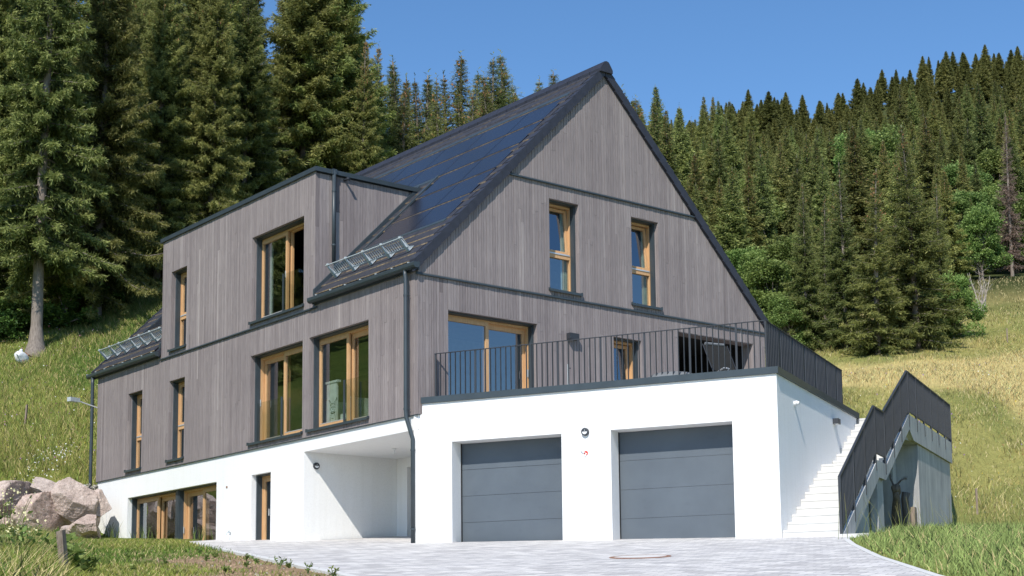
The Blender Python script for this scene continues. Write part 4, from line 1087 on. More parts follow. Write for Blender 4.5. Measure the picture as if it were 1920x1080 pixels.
def build_forest():
    rnd = random.Random(21)
    big = [spruce_mesh(101+i, 24, rr, bare=b, dens=1.7, gappy=g_, droop=d_, cones=c_, asym=a_, twig=.32) for i, (rr, b, g_, d_, c_, a_) in enumerate(((3.9, .16, .34, .62, .8, .25), (4.6, .03, .14, .7, .6, .1), (4.2, .06, .2, .6, .4, -.1), (4.5, .02, .12, .66, .2, .15)))]
    mid = [spruce_mesh(201+i, 15, rr, bare=.02, dens=1.05, gappy=g_, droop=d_, cones=c_, asym=a_, twig=.34) for i, (rr, g_, d_, c_, a_) in enumerate(((2.5, .18, .55, .12, .1), (2.2, .24, .6, .30, -.15), (2.9, .14, .6, .05, .1), (2.0, .22, .45, .12, .2), (2.6, .28, .55, .15, -.2)))]
    far = [spruce_mesh(301+i, 22, rr, bare=b, dens=.6, gappy=g_, droop=d_, cones=c_, asym=a_, twig=.56, wdk=.26, offs=2) for i, (rr, b, g_, d_, c_, a_) in enumerate(((4.0, .05, .2, .5, .3, .1), (3.3, .12, .3, .55, .7, 0), (4.6, .03, .16, .55, .0, .15), (3.6, .2, .36, .5, .2, -.2), (3.0, .08, .25, .4, .5, .1)))]
    dead = spruce_mesh(411, 18, 2.2, bare=.05, dens=.7, gappy=.35, droop=.5, twig=.3); dead[1].materials.clear(); dead[1].materials.append(MT['deadspruce'])
    HB, HM, HF = 24., 15., 22.
    def top_at(px, py, u): d = ray(px, py); return CAM[2] + u*d[2]/float(d @ AF)
    # --- the big spruces along the wood edge, left: px at base, distance, top pixel row (negative = above the frame), mesh
    hero = [(66, 57.5, -420, 0, 'tall spruce with a bare thick trunk flared at its foot, beside the white sack'),
            (178, 61, -300, 1, 'spruce with low sweeping branches just right of the thick bare trunk'),
            (300, 66, -190, 2, 'spruce with grey trunk showing high up, left of the box dormer'),
            (380, 69, -240, 1, 'broad dark spruce rising behind the left half of the box dormer'),
            (-30, 63, -330, 3, 'spruce cut off by the left edge of the picture'),
            (566, 79, -300, 3, 'dark tall spruce right of the narrow sky gap behind the dormer'),
            (612, 80, -260, 1, 'dark spruce above the right half of the box dormer'),
            (650, 83, -60, 3, 'dark spruce with broad top behind the right end of the box dormer'),
            (585, 86, -260, 0, 'spruce squeezed between two darker ones behind the box dormer'), (640, 90, -200, 1, 'spruce standing a little back behind the right part of the box dormer'), (552, 84, -200, 2, 'spruce forming the right side of the narrow sky gap'),
            (700, 88, 48, 0, 'spruce with sloping right outline where the left wood steps down to the sky')]
    for px, u, ty, k, lab in hero:
        p = at(px, u); h = top_at(px, ty, u)-p[2]; plant_tree(big[k], 'spruce_tree', lab, 'spruce', p, h/HB*(1.0 if px < 500 else 1.25), rnd.random()*6, 'big spruces at the wood edge left of the house', sz=h/HB)
    sky = [(752, 96, 92, 0, 'slim spruce tip left of the pale dead-branched one above the roof'), (800, 104, 110, 3, 'thin spruce between two taller spruces above the solar roof'), (862, 98, 82, 1, 'spruce with pale bare lower twigs above the middle of the solar roof'), (925, 100, 80, 2, 'left one of a close pair of tall spruces above the solar roof'), (957, 102, 78, 4, 'right one of a close pair of tall spruces above the solar roof'),
           (1005, 104, 118, 0, 'short pyramid spruce left of the lone spire near the ridge end'), (1048, 108, 108, 2, 'lone narrow spruce spire left of the roof apex'), (1076, 116, 134, 3, 'small thin spruce tip just below the ridge line'), (1100, 118, 122, 1, 'small spruce tip close to the ridge end'), (1143, 120, 118, 0, 'spruce tip just right of the roof apex'), (1172, 118, 140, 3, 'second spruce tip right of the roof apex'), (1205, 122, 166, 4, 'third, lower spruce tip right of the roof apex')]
    for px, u, ty, k, lab in sky:
        p = at(px, u); h = max(9, top_at(px, ty, u)-p[2]); plant_tree(mid[k], 'spruce_tree', lab, 'spruce', p, h/HM*(2.1 if k in (3, 1) else 1.75), rnd.random()*6, 'spruces rising above the house roof', sz=h/HM)
    # fill of the left wood
    n = 0
    for u in (67, 72, 78, 86, 95):
        for px in range(-200 if u < 80 else -60, 1160, {67: 118, 72: 96, 78: 88, 86: 74, 95: 66}[u]):
            x = px + rnd.uniform(-28, 28); uu = u + rnd.uniform(-3, 3)
            lim = -200 if x < 440 else (-150 if x < 640 else (0 if x < 690 else (105 if x < 1000 else 165)))
            if 455 < x < 548: lim = 78
            if 690 < x < 760: lim = max(lim, 70)
            p = at(x, uu); h = top_at(x, lim+rnd.uniform(0, 50), uu)-p[2]
            if (x > 700 and u < 86) or (x > 470 and u < 76): continue
            if h < 6: continue
            k = rnd.randrange(4) if x < 700 else rnd.randrange(5)
            ms, hh = (big[k], HB) if x < 700 else (mid[k], HM)
            plant_tree(ms, 'spruce_tree', 'one of the dark spruces packed in the wood behind the house and its roof', 'spruce', p, min(h, 30)/hh*rnd.uniform(.95, 1.2)*(1 if x < 700 else 1.35), rnd.random()*6, 'dark spruces packed in the wood behind the house', sz=min(h, 32)/hh); n += 1
    for px, u, ty in ((735, 99, 88), (778, 106, 118), (822, 110, 128), (842, 100, 112), (885, 108, 110), (905, 112, 128), (940, 110, 112), (980, 113, 132), (1022, 116, 150)):
        p = at(px, u); h = top_at(px, ty, u)-p[2]; plant_tree(mid[rnd.randrange(5)], 'spruce_tree', 'one of the dark spruces packed in the wood behind the house and its roof', 'spruce', p, h/HM*1.7, rnd.random()*6, 'dark spruces packed in the wood behind the house', sz=h/HM)
    for px, u, ty in ((1120, 128, 140), (1158, 126, 132), (1186, 130, 152), (1215, 128, 172), (1240, 134, 166), (1262, 130, 182), (1285, 138, 178), (1200, 136, 160)):
        p = at(px, u); h = top_at(px, ty, u)-p[2]; plant_tree(far[rnd.randrange(5)], 'spruce_tree', 'one of the spruces in the dense forest covering the hillside on the right', 'spruce', p, h/HF*1.15, rnd.random()*6, 'spruces covering the hillside on the right', sz=h/HF)
    # spruces outside the frame on the left, seen in the window reflections
    for x, y in ((-9, 37), (-14, 35), (-19, 40), (-24, 36), (-12, 44), (-30, 40), (-6, 42), (-28, 46), (-35, 44), (-40, 38), (-34, 52), (-20, 48), (-44, 48), (-16, 41), (-50, 44), (-26, 41)):
        plant_tree(big[rnd.randrange(4)], 'spruce_tree', 'spruce in the wood left of the picture edge', 'spruce', (x, y, hz(x, y)), rnd.uniform(.8, 1.1), rnd.random()*6, 'spruces left of the picture edge')
    # --- the free group on the right meadow edge
    grp = [(1516, 86, 330, 2, 1.05, 'dense green spruce left in the group at the meadow edge'), (1590, 85, 285, 0, 1.15, 'middle spruce of the meadow edge group with a pale trunk line'), (1648, 82, 300, 1, 1.45, 'cone covered brownish spruce, lowest top of the meadow edge group'), (1722, 84, 215, 4, 1.35, 'tallest brownish spruce of the meadow edge group'), (1770, 88, 330, 2, 1.0, 'dense spruce at the right end of the meadow edge group'), (1552, 90, 355, 4, 1.1, 'spruce half hidden behind the left of the meadow edge group'), (1690, 86, 390, 2, 1.3, 'short dark spruce between the two brownish ones at the meadow edge')]
    for px, u, ty, k, ws, lab in grp:
        p = at(px, u); h = top_at(px, ty, u)-p[2]; plant_tree(mid[k], 'spruce_tree', lab, 'spruce', p, h/HM*ws, rnd.random()*6, 'spruce group at the edge of the right meadow', sz=h/HM)
    p = at(1908, 118); h = top_at(1908, 195, 118)-p[2]; plant_tree(dead, 'dead_spruce', 'pinkish brown dead spruce at the right edge of the picture', 'dead spruce', p, h/18*1.0, 1.)
    # --- forest climbing the hillside to the right
    spots = []; back = []
    for row, u in enumerate((103, 110, 118, 127, 137, 148, 160, 173, 187, 203, 220, 240, 262, 287, 315, 345, 378, 408, 432, 446)):
        step = 3.9*FPX/u; lo = 1200 - (row > 8)*35 + (row < 4)*40
        for px in np.arange(lo + (row % 2)*step*.5, 1990, step):
            x = px + rnd.uniform(-.4, .4)*step; uu = u*(1+rnd.uniform(-.035, .035))
            if u < 110 and x > 1440: continue
            if u < 125 and x > 1790: continue
            (spots if len(spots) < 178 else back).append((x, uu))
    for x, uu in spots:
        p = at(x, uu); k = rnd.randrange(5); hh = rnd.uniform(7.5, 14.5)*(1 if uu > 130 else .85)*(1.25 if rnd.random() < .10 else 1)
        plant_tree(far[k], 'spruce_tree', 'one of the spruces in the dense forest covering the hillside on the right', 'spruce', p, hh/HF*rnd.uniform(1.1, 1.6), rnd.random()*6, 'spruces covering the hillside on the right', sz=hh/HF)
    lows = [spruce_mesh(601+i, 22, rr, bare=.10, dens=.40, gappy=g_, droop=.5, twig=.85, wdk=.34, offs=1)[1] for i, (rr, g_) in enumerate(((4.2, .25), (3.4, .35), (4.8, .3)))]
    base = []
    for me in lows:
        v = np.empty(len(me.vertices)*3, np.float32); me.vertices.foreach_get('co', v); t_ = np.empty(len(me.polygons), np.float32); me.attributes['tint'].data.foreach_get('value', t_); base.append((v.reshape(-1, 3), t_))
    VV = []; TT = []
    for x, uu in back:
        v, t_ = base[rnd.randrange(3)]; p = at(x, uu); hh = rnd.uniform(7, 12.5)/22*(1.2 if rnd.random() < .1 else 1); ws = hh*rnd.uniform(1.15, 1.7); a_ = rnd.random()*6.28
        VV.append(np.stack([(v[:, 0]*math.cos(a_)-v[:, 1]*math.sin(a_))*ws, (v[:, 0]*math.sin(a_)+v[:, 1]*math.cos(a_))*ws, v[:, 2]*hh], 1)+p[None]); TT.append(np.clip(t_*rnd.uniform(.65, 1.15)+rnd.uniform(-.06, .06), 0, .92))
    VV = np.concatenate(VV); o = link('far_wood', quads_mesh('far_wood', VV, np.arange(len(VV)).reshape(-1, 4), 'spruce', tint=np.concatenate(TT))); o['kind'] = 'stuff'
    # --- broadleaf trees and shrubs
    br = [broad_mesh(501, 5.5, 2.3, 44, .15, 26000), broad_mesh(502, 4.2, 2.5, 42, .14, 24000, low=.06), broad_mesh(503, 7., 2.8, 52, .17, 28000)]
    sh = [broad_mesh(511, 2.0, 1.5, 16, .13, 9000, .1, 'shrubleaf'), broad_mesh(512, 1.4, 1.3, 14, .11, 7000, .1, 'shrubleaf')]
    for px, u, h, k, lab in ((1452, 90, 5.2, 0, 'bright green broadleaf tree beside the right rake of the roof'), (1478, 86, 3.2, 1, 'round leafy bush below the bright green tree by the terrace railing'), (1788, 88, 3.6, 1, 'round light green bush at the right foot of the spruce group'), (1750, 87, 1.9, 1, 'low leafy bush under the spruces at the meadow edge'), (1850, 116, 6.0, 2, 'broad green tree behind the bare pale stems'), (1805, 124, 7., 2, 'tall broadleaf tree behind the right side of the spruce group'), (1908, 124, 6.5, 0, 'green broadleaf tree below the dead spruce at the right edge'), (1432, 108, 6., 2, 'broadleaf tree higher up the slope behind the right rake'), (1880, 140, 7, 2, 'pale green broadleaf tree above its neighbours at the right edge'), (1395, 112, 5.5, 0, 'bushy broadleaf tree tight behind the steep right roof edge'), (1668, 176, 13, 2, 'round olive green broadleaf tree among the spruces high above the meadow group'), (1628, 196, 12, 0, 'pale green broadleaf crown between spruces in the middle of the hillside'), (1480, 100, 6.2, 0, 'light green broadleaf tree between the roof edge and the meadow spruces'), (1842, 128, 7., 0, 'fresh green broadleaf tree above the bare pale stems'), (1822, 150, 9., 2, 'large broadleaf crown higher up behind the meadow spruce group'), (1888, 156, 9., 0, 'broadleaf crown left of the pinkish dead spruce'), (1425, 150, 9., 1, 'small broadleaf crown in the spruces above the right roof edge')):
        p = at(px, u); hh = (5.5, 4.2, 7.)[k]; plant_tree(br[k], 'broadleaf_tree', lab, 'broadleaf tree', p, h/hh, rnd.random()*6, 'broadleaf trees at the forest edge')
    for px, u, s_, lab in ((-20, 59, 1.0, 'shrub cut by the left picture edge behind the white sack'), (12, 60, .95, 'leafy shrub left behind the white sack'), (36, 60.5, .9, 'leafy shrub right behind the white sack'), (118, 60, .9, 'dark shrub right behind the thick trunk'), (160, 62, 1.0, 'dark shrub under the low spruce branches left of the roof end'), (205, 62, 1.0, 'dark shrub beside the far roof end')):
        p = at(px, u); plant_tree(sh[rnd.randrange(2)], 'shrub', lab, 'shrub', p, s_*1.05, rnd.random()*6, 'shrubs along the left wood edge')
    # bare pale stems
    p = at(1848, 100); bs = empty('bare_tree', tuple(p), 0, 'leafless pale many-stemmed small tree at the forest edge on the right', 'bare tree'); m = MB(); r2 = random.Random(4)
    for k in range(9):
        a = r2.random()*6.28; sp = r2.uniform(.1, .9); hh = r2.uniform(1.6, 3.2); pts = [(0, 0, -.2)]
        for j in range(1, 5): f = j/4; pts.append((math.cos(a)*sp*f+r2.gauss(0, .06), math.sin(a)*sp*f+r2.gauss(0, .06), hh*f))
        m.tube(pts, [.055, .045, .035, .022, .01], 5)
        for j in range(4):
            q = Vector(pts[2]).lerp(Vector(pts[4]), r2.random()); m.tube([q, q+Vector((r2.gauss(0, .25), r2.gauss(0, .25), r2.uniform(.2, .6)))], [.015, .005], 4)
    m.build('stems', 'palebark', bs)

# ------------------------------------------------------------------ grass
def scatter_quad(n, pxr, ur, rg, bias=1.):
    px = rg.uniform(pxr[0], pxr[1], n); u = ur[0] + (ur[1]-ur[0])*rg.uniform(0, 1, n)**bias
    D = AF[None, :] + AR[None, :]*((px-960)/FPX)[:, None]; d = D[:, :2]/(D @ AF)[:, None]
    P = CAM[None, :2] + d*u[:, None]; return P[:, 0], P[:, 1], u
def in_built(x, y):
    s = (x-G0[0])*GD[0] + (y-G0[1])*GD[1]; t = (x-G0[0])*GT[0] + (y-G0[1])*GT[1]
    a = (x > -.12) & (x < W+.3) & (y > -.3) & (y < L+.15)
    b = (s > -.5) & (s < SO+.06) & (t > -.3) & (t < 12.5)
    c = (s > SO-1) & (s < SO+.1) & (t > 12) & (t < 14.7)
    e = (s > 7.3) & (s < 8.6) & (t > -.6) & (t < 4.5)
    return a | b | c | e
def blades(name, x, y, hgt, wid, lean, col, rg, top=None):
    n = len(x); z = H(x, y); P = np.stack([x, y, z-.02], 1); a = rg.uniform(0, 6.283, n)
    S = np.stack([np.cos(a), np.sin(a), np.zeros(n)], 1)*wid[:, None]*.5
    b = rg.uniform(0, 6.283, n); Ld = np.stack([np.cos(b), np.sin(b), np.zeros(n)], 1)*(lean*hgt)[:, None]
    Mv = P + Ld*.35 + np.stack([np.zeros(n), np.zeros(n), hgt*.58], 1); Tv = P + Ld + np.stack([np.zeros(n), np.zeros(n), hgt], 1)
    V = np.stack([P-S, P+S, Mv+S*.8, Mv-S*.8, Tv+S*.12, Tv-S*.12], 1).reshape(-1, 3)
    i = np.arange(n)*6; F = np.concatenate([np.stack([i, i+1, i+2, i+3], 1), np.stack([i+3, i+2, i+4, i+5], 1)])
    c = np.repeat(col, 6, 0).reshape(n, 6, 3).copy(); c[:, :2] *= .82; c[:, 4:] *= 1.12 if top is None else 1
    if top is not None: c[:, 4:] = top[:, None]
    me = quads_mesh(name, V, F, 'grass', color=c.reshape(-1, 3)); return me
def veg_color(x, y, rg, jit=.25):
    c = gcol(x, y); n = len(x)
    c = c*(1+rg.normal(0, jit, n))[:, None].clip(.4, 1.9); c[:, 0] *= (1+rg.normal(0, .12, n)); return np.clip(c, .008, .75)
def build_grass():
    rg = np.random.default_rng(5)
    def stuff(o, **k): o['kind'] = 'stuff'; return o
    # left bank behind the boulders
    x, y, u = scatter_quad(120000, (-120, 420), (44.5, 66), rg); q = .785*x+.62*y-10.6
    k = ~in_built(x, y) & (q > -.35); x, y, u = x[k], y[k], u[k]; n = len(x)
    tall = .7+.6*smooth(-.5, .6, lowfreq(x, y, .8, 1.7))
    c = veg_color(x, y, rg); dry = rg.random(n) < .16; c[dry] = np.array([.58, .48, .22])*rg.uniform(.7, 1.2, (dry.sum(), 1))
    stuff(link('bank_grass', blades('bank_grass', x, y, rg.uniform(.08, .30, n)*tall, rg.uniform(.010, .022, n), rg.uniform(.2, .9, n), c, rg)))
    # right meadow
    x, y, u = scatter_quad(170000, (1360, 2000), (37, 118), rg, 1.15)
    k = ~in_built(x, y) & ((.62*x-.785*y) > 1.5) & ((.785*x+.62*y-10.6) > -4.5); x, y, u = x[k], y[k], u[k]; n = len(x)
    den = smooth(-.5, .3, lowfreq(x, y, .42, 5.) + .5*lowfreq(x, y, 1.7, .9)); k = rg.random(n) < .25+.75*den; x, y, u = x[k], y[k], u[k]; n = len(x)
    c = veg_color(x, y, rg); dry = rg.random(n) < .18; c[dry] = np.array([.64, .54, .28])*rg.uniform(.7, 1.2, (dry.sum(), 1))
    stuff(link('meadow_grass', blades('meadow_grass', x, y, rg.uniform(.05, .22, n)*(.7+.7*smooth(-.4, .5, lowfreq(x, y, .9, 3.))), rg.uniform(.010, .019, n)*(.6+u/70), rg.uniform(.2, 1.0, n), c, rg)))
    # lush grass right of the drive
    n = 52000; s = rg.uniform(8.55, 17, n); t = rg.uniform(-14.5, 7, n); x = G0[0]+GD[0]*s+GT[0]*t; y = G0[1]+GD[1]*s+GT[1]*t
    re = np.interp(-t, [-p[1] for p in DR], [p[0] for p in DR]); k = (s > re+.10+.25*rg.random(n)**2) & ~in_built(x, y) & (s > np.where((t > -.7) & (t < 4.6), 8.62, 0)); x, y = x[k], y[k]; s = s[k]; re = re[k]; n = len(x)
    c = veg_color(x, y, rg)*0 + np.array([.235, .305, .095])*(1+rg.normal(0, .28, n))[:, None].clip(.4, 1.8); dry = rg.random(n) < .07; c[dry] = np.array([.55, .46, .22])
    edge = smooth(.0, 1.0, s-re)*.65+.35
    stuff(link('drive_grass', blades('drive_grass', x, y, rg.uniform(.08, .30, n)*edge, rg.uniform(.010, .022, n), rg.uniform(.15, .9, n), c, rg)))
    # stalks with seed heads by the concrete
    n = 220; s = rg.uniform(8.65, 12.5, n); t = rg.uniform(-1.5, 12, n); x = G0[0]+GD[0]*s+GT[0]*t; y = G0[1]+GD[1]*s+GT[1]*t
    c = np.tile(np.array([.16, .19, .06]), (n, 1)); top = np.tile(np.array([.40, .36, .14]), (n, 1))
    stuff(link('grass_stalks', blades('grass_stalks', x, y, rg.uniform(.4, .95, n), rg.uniform(.007, .012, n), rg.uniform(.05, .55, n), c, rg, top)))
    # left foreground: thin short turf over soil, thick tall growth at the far left
    n = 130000; al = rg.uniform(-6, 20, n); dk = .05+rg.random(n)**.8*9.5; x = KA[0]+KD[0]*al+KN[0]*dk; y = KA[1]+KD[1]*al+KN[1]*dk; q = .785*x+.62*y-10.6
    so_ = soil(x, y); px_, = (None,)
    clump = smooth(-.25, .5, lowfreq(x, y, 2.3, .6)+.6*lowfreq(x, y, 5.1, 2.)); keep = rg.random(n) > np.clip(so_*1.2-.75*clump, .0, .95)
    k = keep & ~in_built(x, y) & (q < -.2) & (x < -.02); x, y, dk, al, so_ = x[k], y[k], dk[k], al[k], so_[k]; n = len(x)
    d = np.stack([x-CAM[0], y-CAM[1]], 1); uu = d @ _F0[:2]; vv = d @ _R0[:2]; px = 960+FPX*vv/uu
    tall = smooth(185, 30, px + 60*lowfreq(x, y, 1.1, .5))
    c = veg_color(x, y, rg, .3)*np.array([1.0, 1.05, .9]); dry = rg.random(n) < .14+.18*tall; c[dry] = np.array([.60, .50, .24])*rg.uniform(.6, 1.2, (dry.sum(), 1))
    hgt = (rg.uniform(.02, .09, n) + .035*(1-so_))*(1-tall) + tall*rg.uniform(.12, .55, n)
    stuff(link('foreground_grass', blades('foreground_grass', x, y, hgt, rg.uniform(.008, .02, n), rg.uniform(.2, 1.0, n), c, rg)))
    # soil clods and small stones
    n = 2600; al = rg.uniform(-6, 12, n); dk = .16+rg.random(n)*3.6; x = KA[0]+KD[0]*al+KN[0]*dk; y = KA[1]+KD[1]*al+KN[1]*dk; k = rg.random(n) < soil(x, y); x, y = x[k], y[k]; z = H(x, y); n = len(x)
    base = np.array([[0, 0, 1], [1, 0, 0], [-.3, .9, .1], [-.8, -.5, 0], [.3, -.9, .1], [0, 0, -.7]])
    fc = np.array([[0, 1, 2], [0, 2, 3], [0, 3, 4], [0, 4, 1]])
    V = np.stack([x, y, z], 1)[:, None]+base[None]*rg.uniform(.008, .035, (n, 1, 1))*rg.uniform(.6, 1.3, (n, 6, 1)); F = (np.arange(n)[:, None, None]*6+fc[None]).reshape(-1, 3)
    c = np.array([.40, .28, .19])*rg.uniform(.6, 1.5, (n, 1)); pale = rg.random(n) < .12; c[pale] = (.48, .42, .36)
    stuff(link('soil_clods', quads_mesh('soil_clods', V, F, 'ground', color=np.repeat(c, 6, 0))))
    # flowers: white umbels on the bank and scattered dots
    def dots(name, x, y, zoff, size, cols):
        n = len(x); z = H(x, y)+zoff; P = np.stack([x, y, z], 1); a = rg.normal(size=(n, 3)); a /= np.linalg.norm(a, axis=1, keepdims=True); b = np.cross(a, rg.normal(size=(n, 3))); b /= np.linalg.norm(b, axis=1, keepdims=True)
        s_ = size[:, None]; V = np.stack([P-a*s_, P-b*s_, P+a*s_, P+b*s_], 1).reshape(-1, 3); F = np.arange(4*n).reshape(n, 4); stuff(link(name, quads_mesh(name, V, F, 'grass', color=np.repeat(cols, 4, 0))))
    p0 = at(92, 46.2); n = 150; x = p0[0]+rg.normal(0, .5, n); y = p0[1]+rg.normal(0, .35, n); dots('white_flowers', x, y, rg.uniform(.25, .55, n), rg.uniform(.014, .03, n), np.tile([.8, .8, .74], (n, 1)))
    n = 240; x, y, u = scatter_quad(n, (-20, 180), (45.5, 60), rg); cc = np.array([[.55, .5, .08], [.35, .16, .4], [.7, .7, .62], [.5, .2, .3]])[rg.integers(0, 4, n)]; dots('bank_flowers', x, y, rg.uniform(.35, .55, n), rg.uniform(.012, .028, n), cc)
    n = 260; x, y, u = scatter_quad(n, (1580, 1930), (40, 75), rg); k = ~in_built(x, y); x, y = x[k], y[k]; n = len(x); cc = np.array([[.6, .45, .06], [.35, .2, .4], [.7, .7, .6], [.35, .14, .06]])[rg.integers(0, 4, n)]; dots('meadow_flowers', x, y, rg.uniform(.3, .55, n), rg.uniform(.015, .035, n), cc)

# ------------------------------------------------------------------ small plants in front
def leafy(name, label, cat, loc, n, ln, wd, hgt, seed, mat='leaf', group=None, flower=None):
    rg = np.random.default_rng(seed); r = empty(name, tuple(loc), 0, label, cat, group)
    st = MB(); P = []; D = []; T = []; L_ = []
    for k in range(n):
        a = rg.uniform(0, 6.28); h = hgt*rg.uniform(.4, 1.); sp = hgt*rg.uniform(.1, .45); top = (math.cos(a)*sp, math.sin(a)*sp, h); st.tube([(0, 0, -.05), (top[0]*.4, top[1]*.4, h*.6), top], [.008, .006, .003], 4, .3, cap=False)
        m = 7; f = rg.uniform(.25, 1, m); P.append(np.array(top)[None]*f[:, None]); D.append(np.stack([rg.normal(0, 1, m), rg.normal(0, 1, m), rg.normal(.35, .3, m)], 1)); L_.append(rg.uniform(.6, 1.2, m)*ln); T.append(np.clip(rg.normal(.5, .2, m), 0, .92))
    P = np.concatenate(P); D = np.concatenate(D); L_ = np.concatenate(L_); V, F = rand_quads(P, D, L_, L_*wd, rg)
    st.build('stem', mat, r); link('leaves', quads_mesh('leaves', V, F, mat, tint=np.concatenate(T)), r)
    if flower:
        m = flower; c = np.array([rg.normal(0, hgt*.16, m), rg.normal(0, hgt*.16, m), hgt*rg.uniform(.72, 1.12, m)]).T; a = rg.normal(size=(m, 3)); Vf, Ff = rand_quads(c, a, np.full(m, .035), np.full(m, .03), rg)
        link('blossom', quads_mesh('blossom', Vf, Ff, 'grass', color=np.tile([.78, .74, .42], (len(Vf), 1))), r)
    return r
def build_small_plants():
    rnd = random.Random(31)
    for px, u, h, lab in ((22, 22.0, 1.15, 'pale yellow flowering meadowsweet at the left picture edge, the taller of two'), (44, 20.5, .80, 'pale yellow flowering meadowsweet near the lower left corner')):
        leafy('meadowsweet', lab, 'plant', at(px, u), 16, .11, .5, h, rnd.randrange(999), 'leaf', 'meadowsweet plants', 60)
    for px, u, h, lab in ((128, 24, .62, 'broad leaved dock plant left of the leaning stake'), (150, 21.5, .42, 'broad leaved dock plant right of the leaning stake'), (70, 25, .75, 'leafy weed in front of the big boulder'), (175, 20.6, .30, 'low leafy bush at the bottom edge, right of the stake'), (10, 20.2, .55, 'dark leafy weed in the lower left corner'), (95, 20.2, .40, 'leafy weed at the foot of the leaning stake')):
        leafy('weed_plant', lab, 'plant', at(px, u), 14, .20 if 'dock' in lab else .11, .42, h, rnd.randrange(999), 'leaf', 'leafy weeds at the left')
    spots = [(385, 29.5), (415, 27), (440, 26), (468, 26.5), (510, 24.5), (562, 22.3), (590, 21.6), (540, 22.6), (480, 23), (350, 27), (300, 26), (330, 23.5), (250, 24), (430, 22), (628, 20.3), (270, 21)]
    for px, u in spots:
        px -= rnd.uniform(-8, 95); u += rnd.uniform(-.6, .9)
        leafy('weed_seedling', 'small green weed growing on the bare soil beside the drive', 'weed', at(px, u), rnd.choice((4, 5, 7)), .06, .5, rnd.uniform(.10, .2), rnd.randrange(999), 'leaf', 'weeds on the bare soil')
    # grass tufts against the white wall
    for y, h in ((15.4, .75), (14.6, .6), (12.6, .55), (9.4, .5)):
        rg = np.random.default_rng(int(y*10)); n = 24; r = empty('grass_tuft', (-.12, y, hz(-.12, y)), 0, {15.4: 'tallest grass tuft against the white wall beside the boulders', 14.6: 'grass tuft left of the basement windows', 12.6: 'grass tuft in front of the left basement window', 9.4: 'thin seed stalks beside the right basement window'}[y], 'grass tuft', 'grass tufts against the wall')
        m = []
        x_ = rg.normal(0, .12, n); y_ = rg.normal(0, .3, n); hh = rg.uniform(.4, 1, n)*h; a = rg.uniform(0, 6.28, n); S = np.stack([np.cos(a), np.sin(a), 0*a], 1)*.008; b = rg.uniform(0, 6.28, n); Ld = np.stack([np.cos(b)*.3*hh, np.sin(b)*.4*hh, 0*b], 1)
        P = np.stack([np.minimum(x_, .08), y_, 0*x_-.05], 1); up = np.stack([0*hh, 0*hh, hh], 1); V = np.stack([P-S, P+S, P+Ld*.4+up*.6+S*.8, P+Ld*.4+up*.6-S*.8, P+Ld+up+S*.1, P+Ld+up-S*.1], 1).reshape(-1, 3); i = np.arange(n)*6
        link('blades', quads_mesh('blades', V, np.concatenate([np.stack([i, i+1, i+2, i+3], 1), np.stack([i+3, i+2, i+4, i+5], 1)]), 'grass', color=np.tile([.11, .15, .04], (6*n, 1))), r)

# ------------------------------------------------------------------ boulders, stakes, loose things
def boulder(loc, dims, seed, rot, label, group='boulders retaining the bank'):
    r = random.Random(seed); bm = bmesh.new(); bmesh.ops.create_icosphere(bm, subdivisions=6, radius=1)
    planes = []
    for k in range(11):
        n = Vector((r.gauss(0, 1), r.gauss(0, 1), r.gauss(0, 1))).normalized(); planes.append((n, r.uniform(.54, .78)))
    off = Vector((r.uniform(0, 50), r.uniform(0, 50), 0))
    for v in bm.verts:
        d = v.co.normalized(); rad = 1.
        for n, dd in planes:
            c = d.dot(n)
            if c > .05: rad = min(rad, dd/c)
        rad *= 1+.04*mnoise.fractal(d*3+off, 1, 2, 6)+.022*mnoise.noise(d*11+off)
        v.co = Vector((d.x*rad*dims[0], d.y*rad*dims[1], d.z*rad*dims[2]))
    me = bpy.data.meshes.new('boulder'); bm.to_mesh(me); bm.free(); me.materials.append(MT['rock'])
    o = link('boulder', me); o.location = tuple(loc); o.rotation_euler = rot; return tag(o, label, 'boulder', group)
def bpx(px, py, u):
    d = ray(px, py); d = d/float(d @ AF); return CAM+d*u
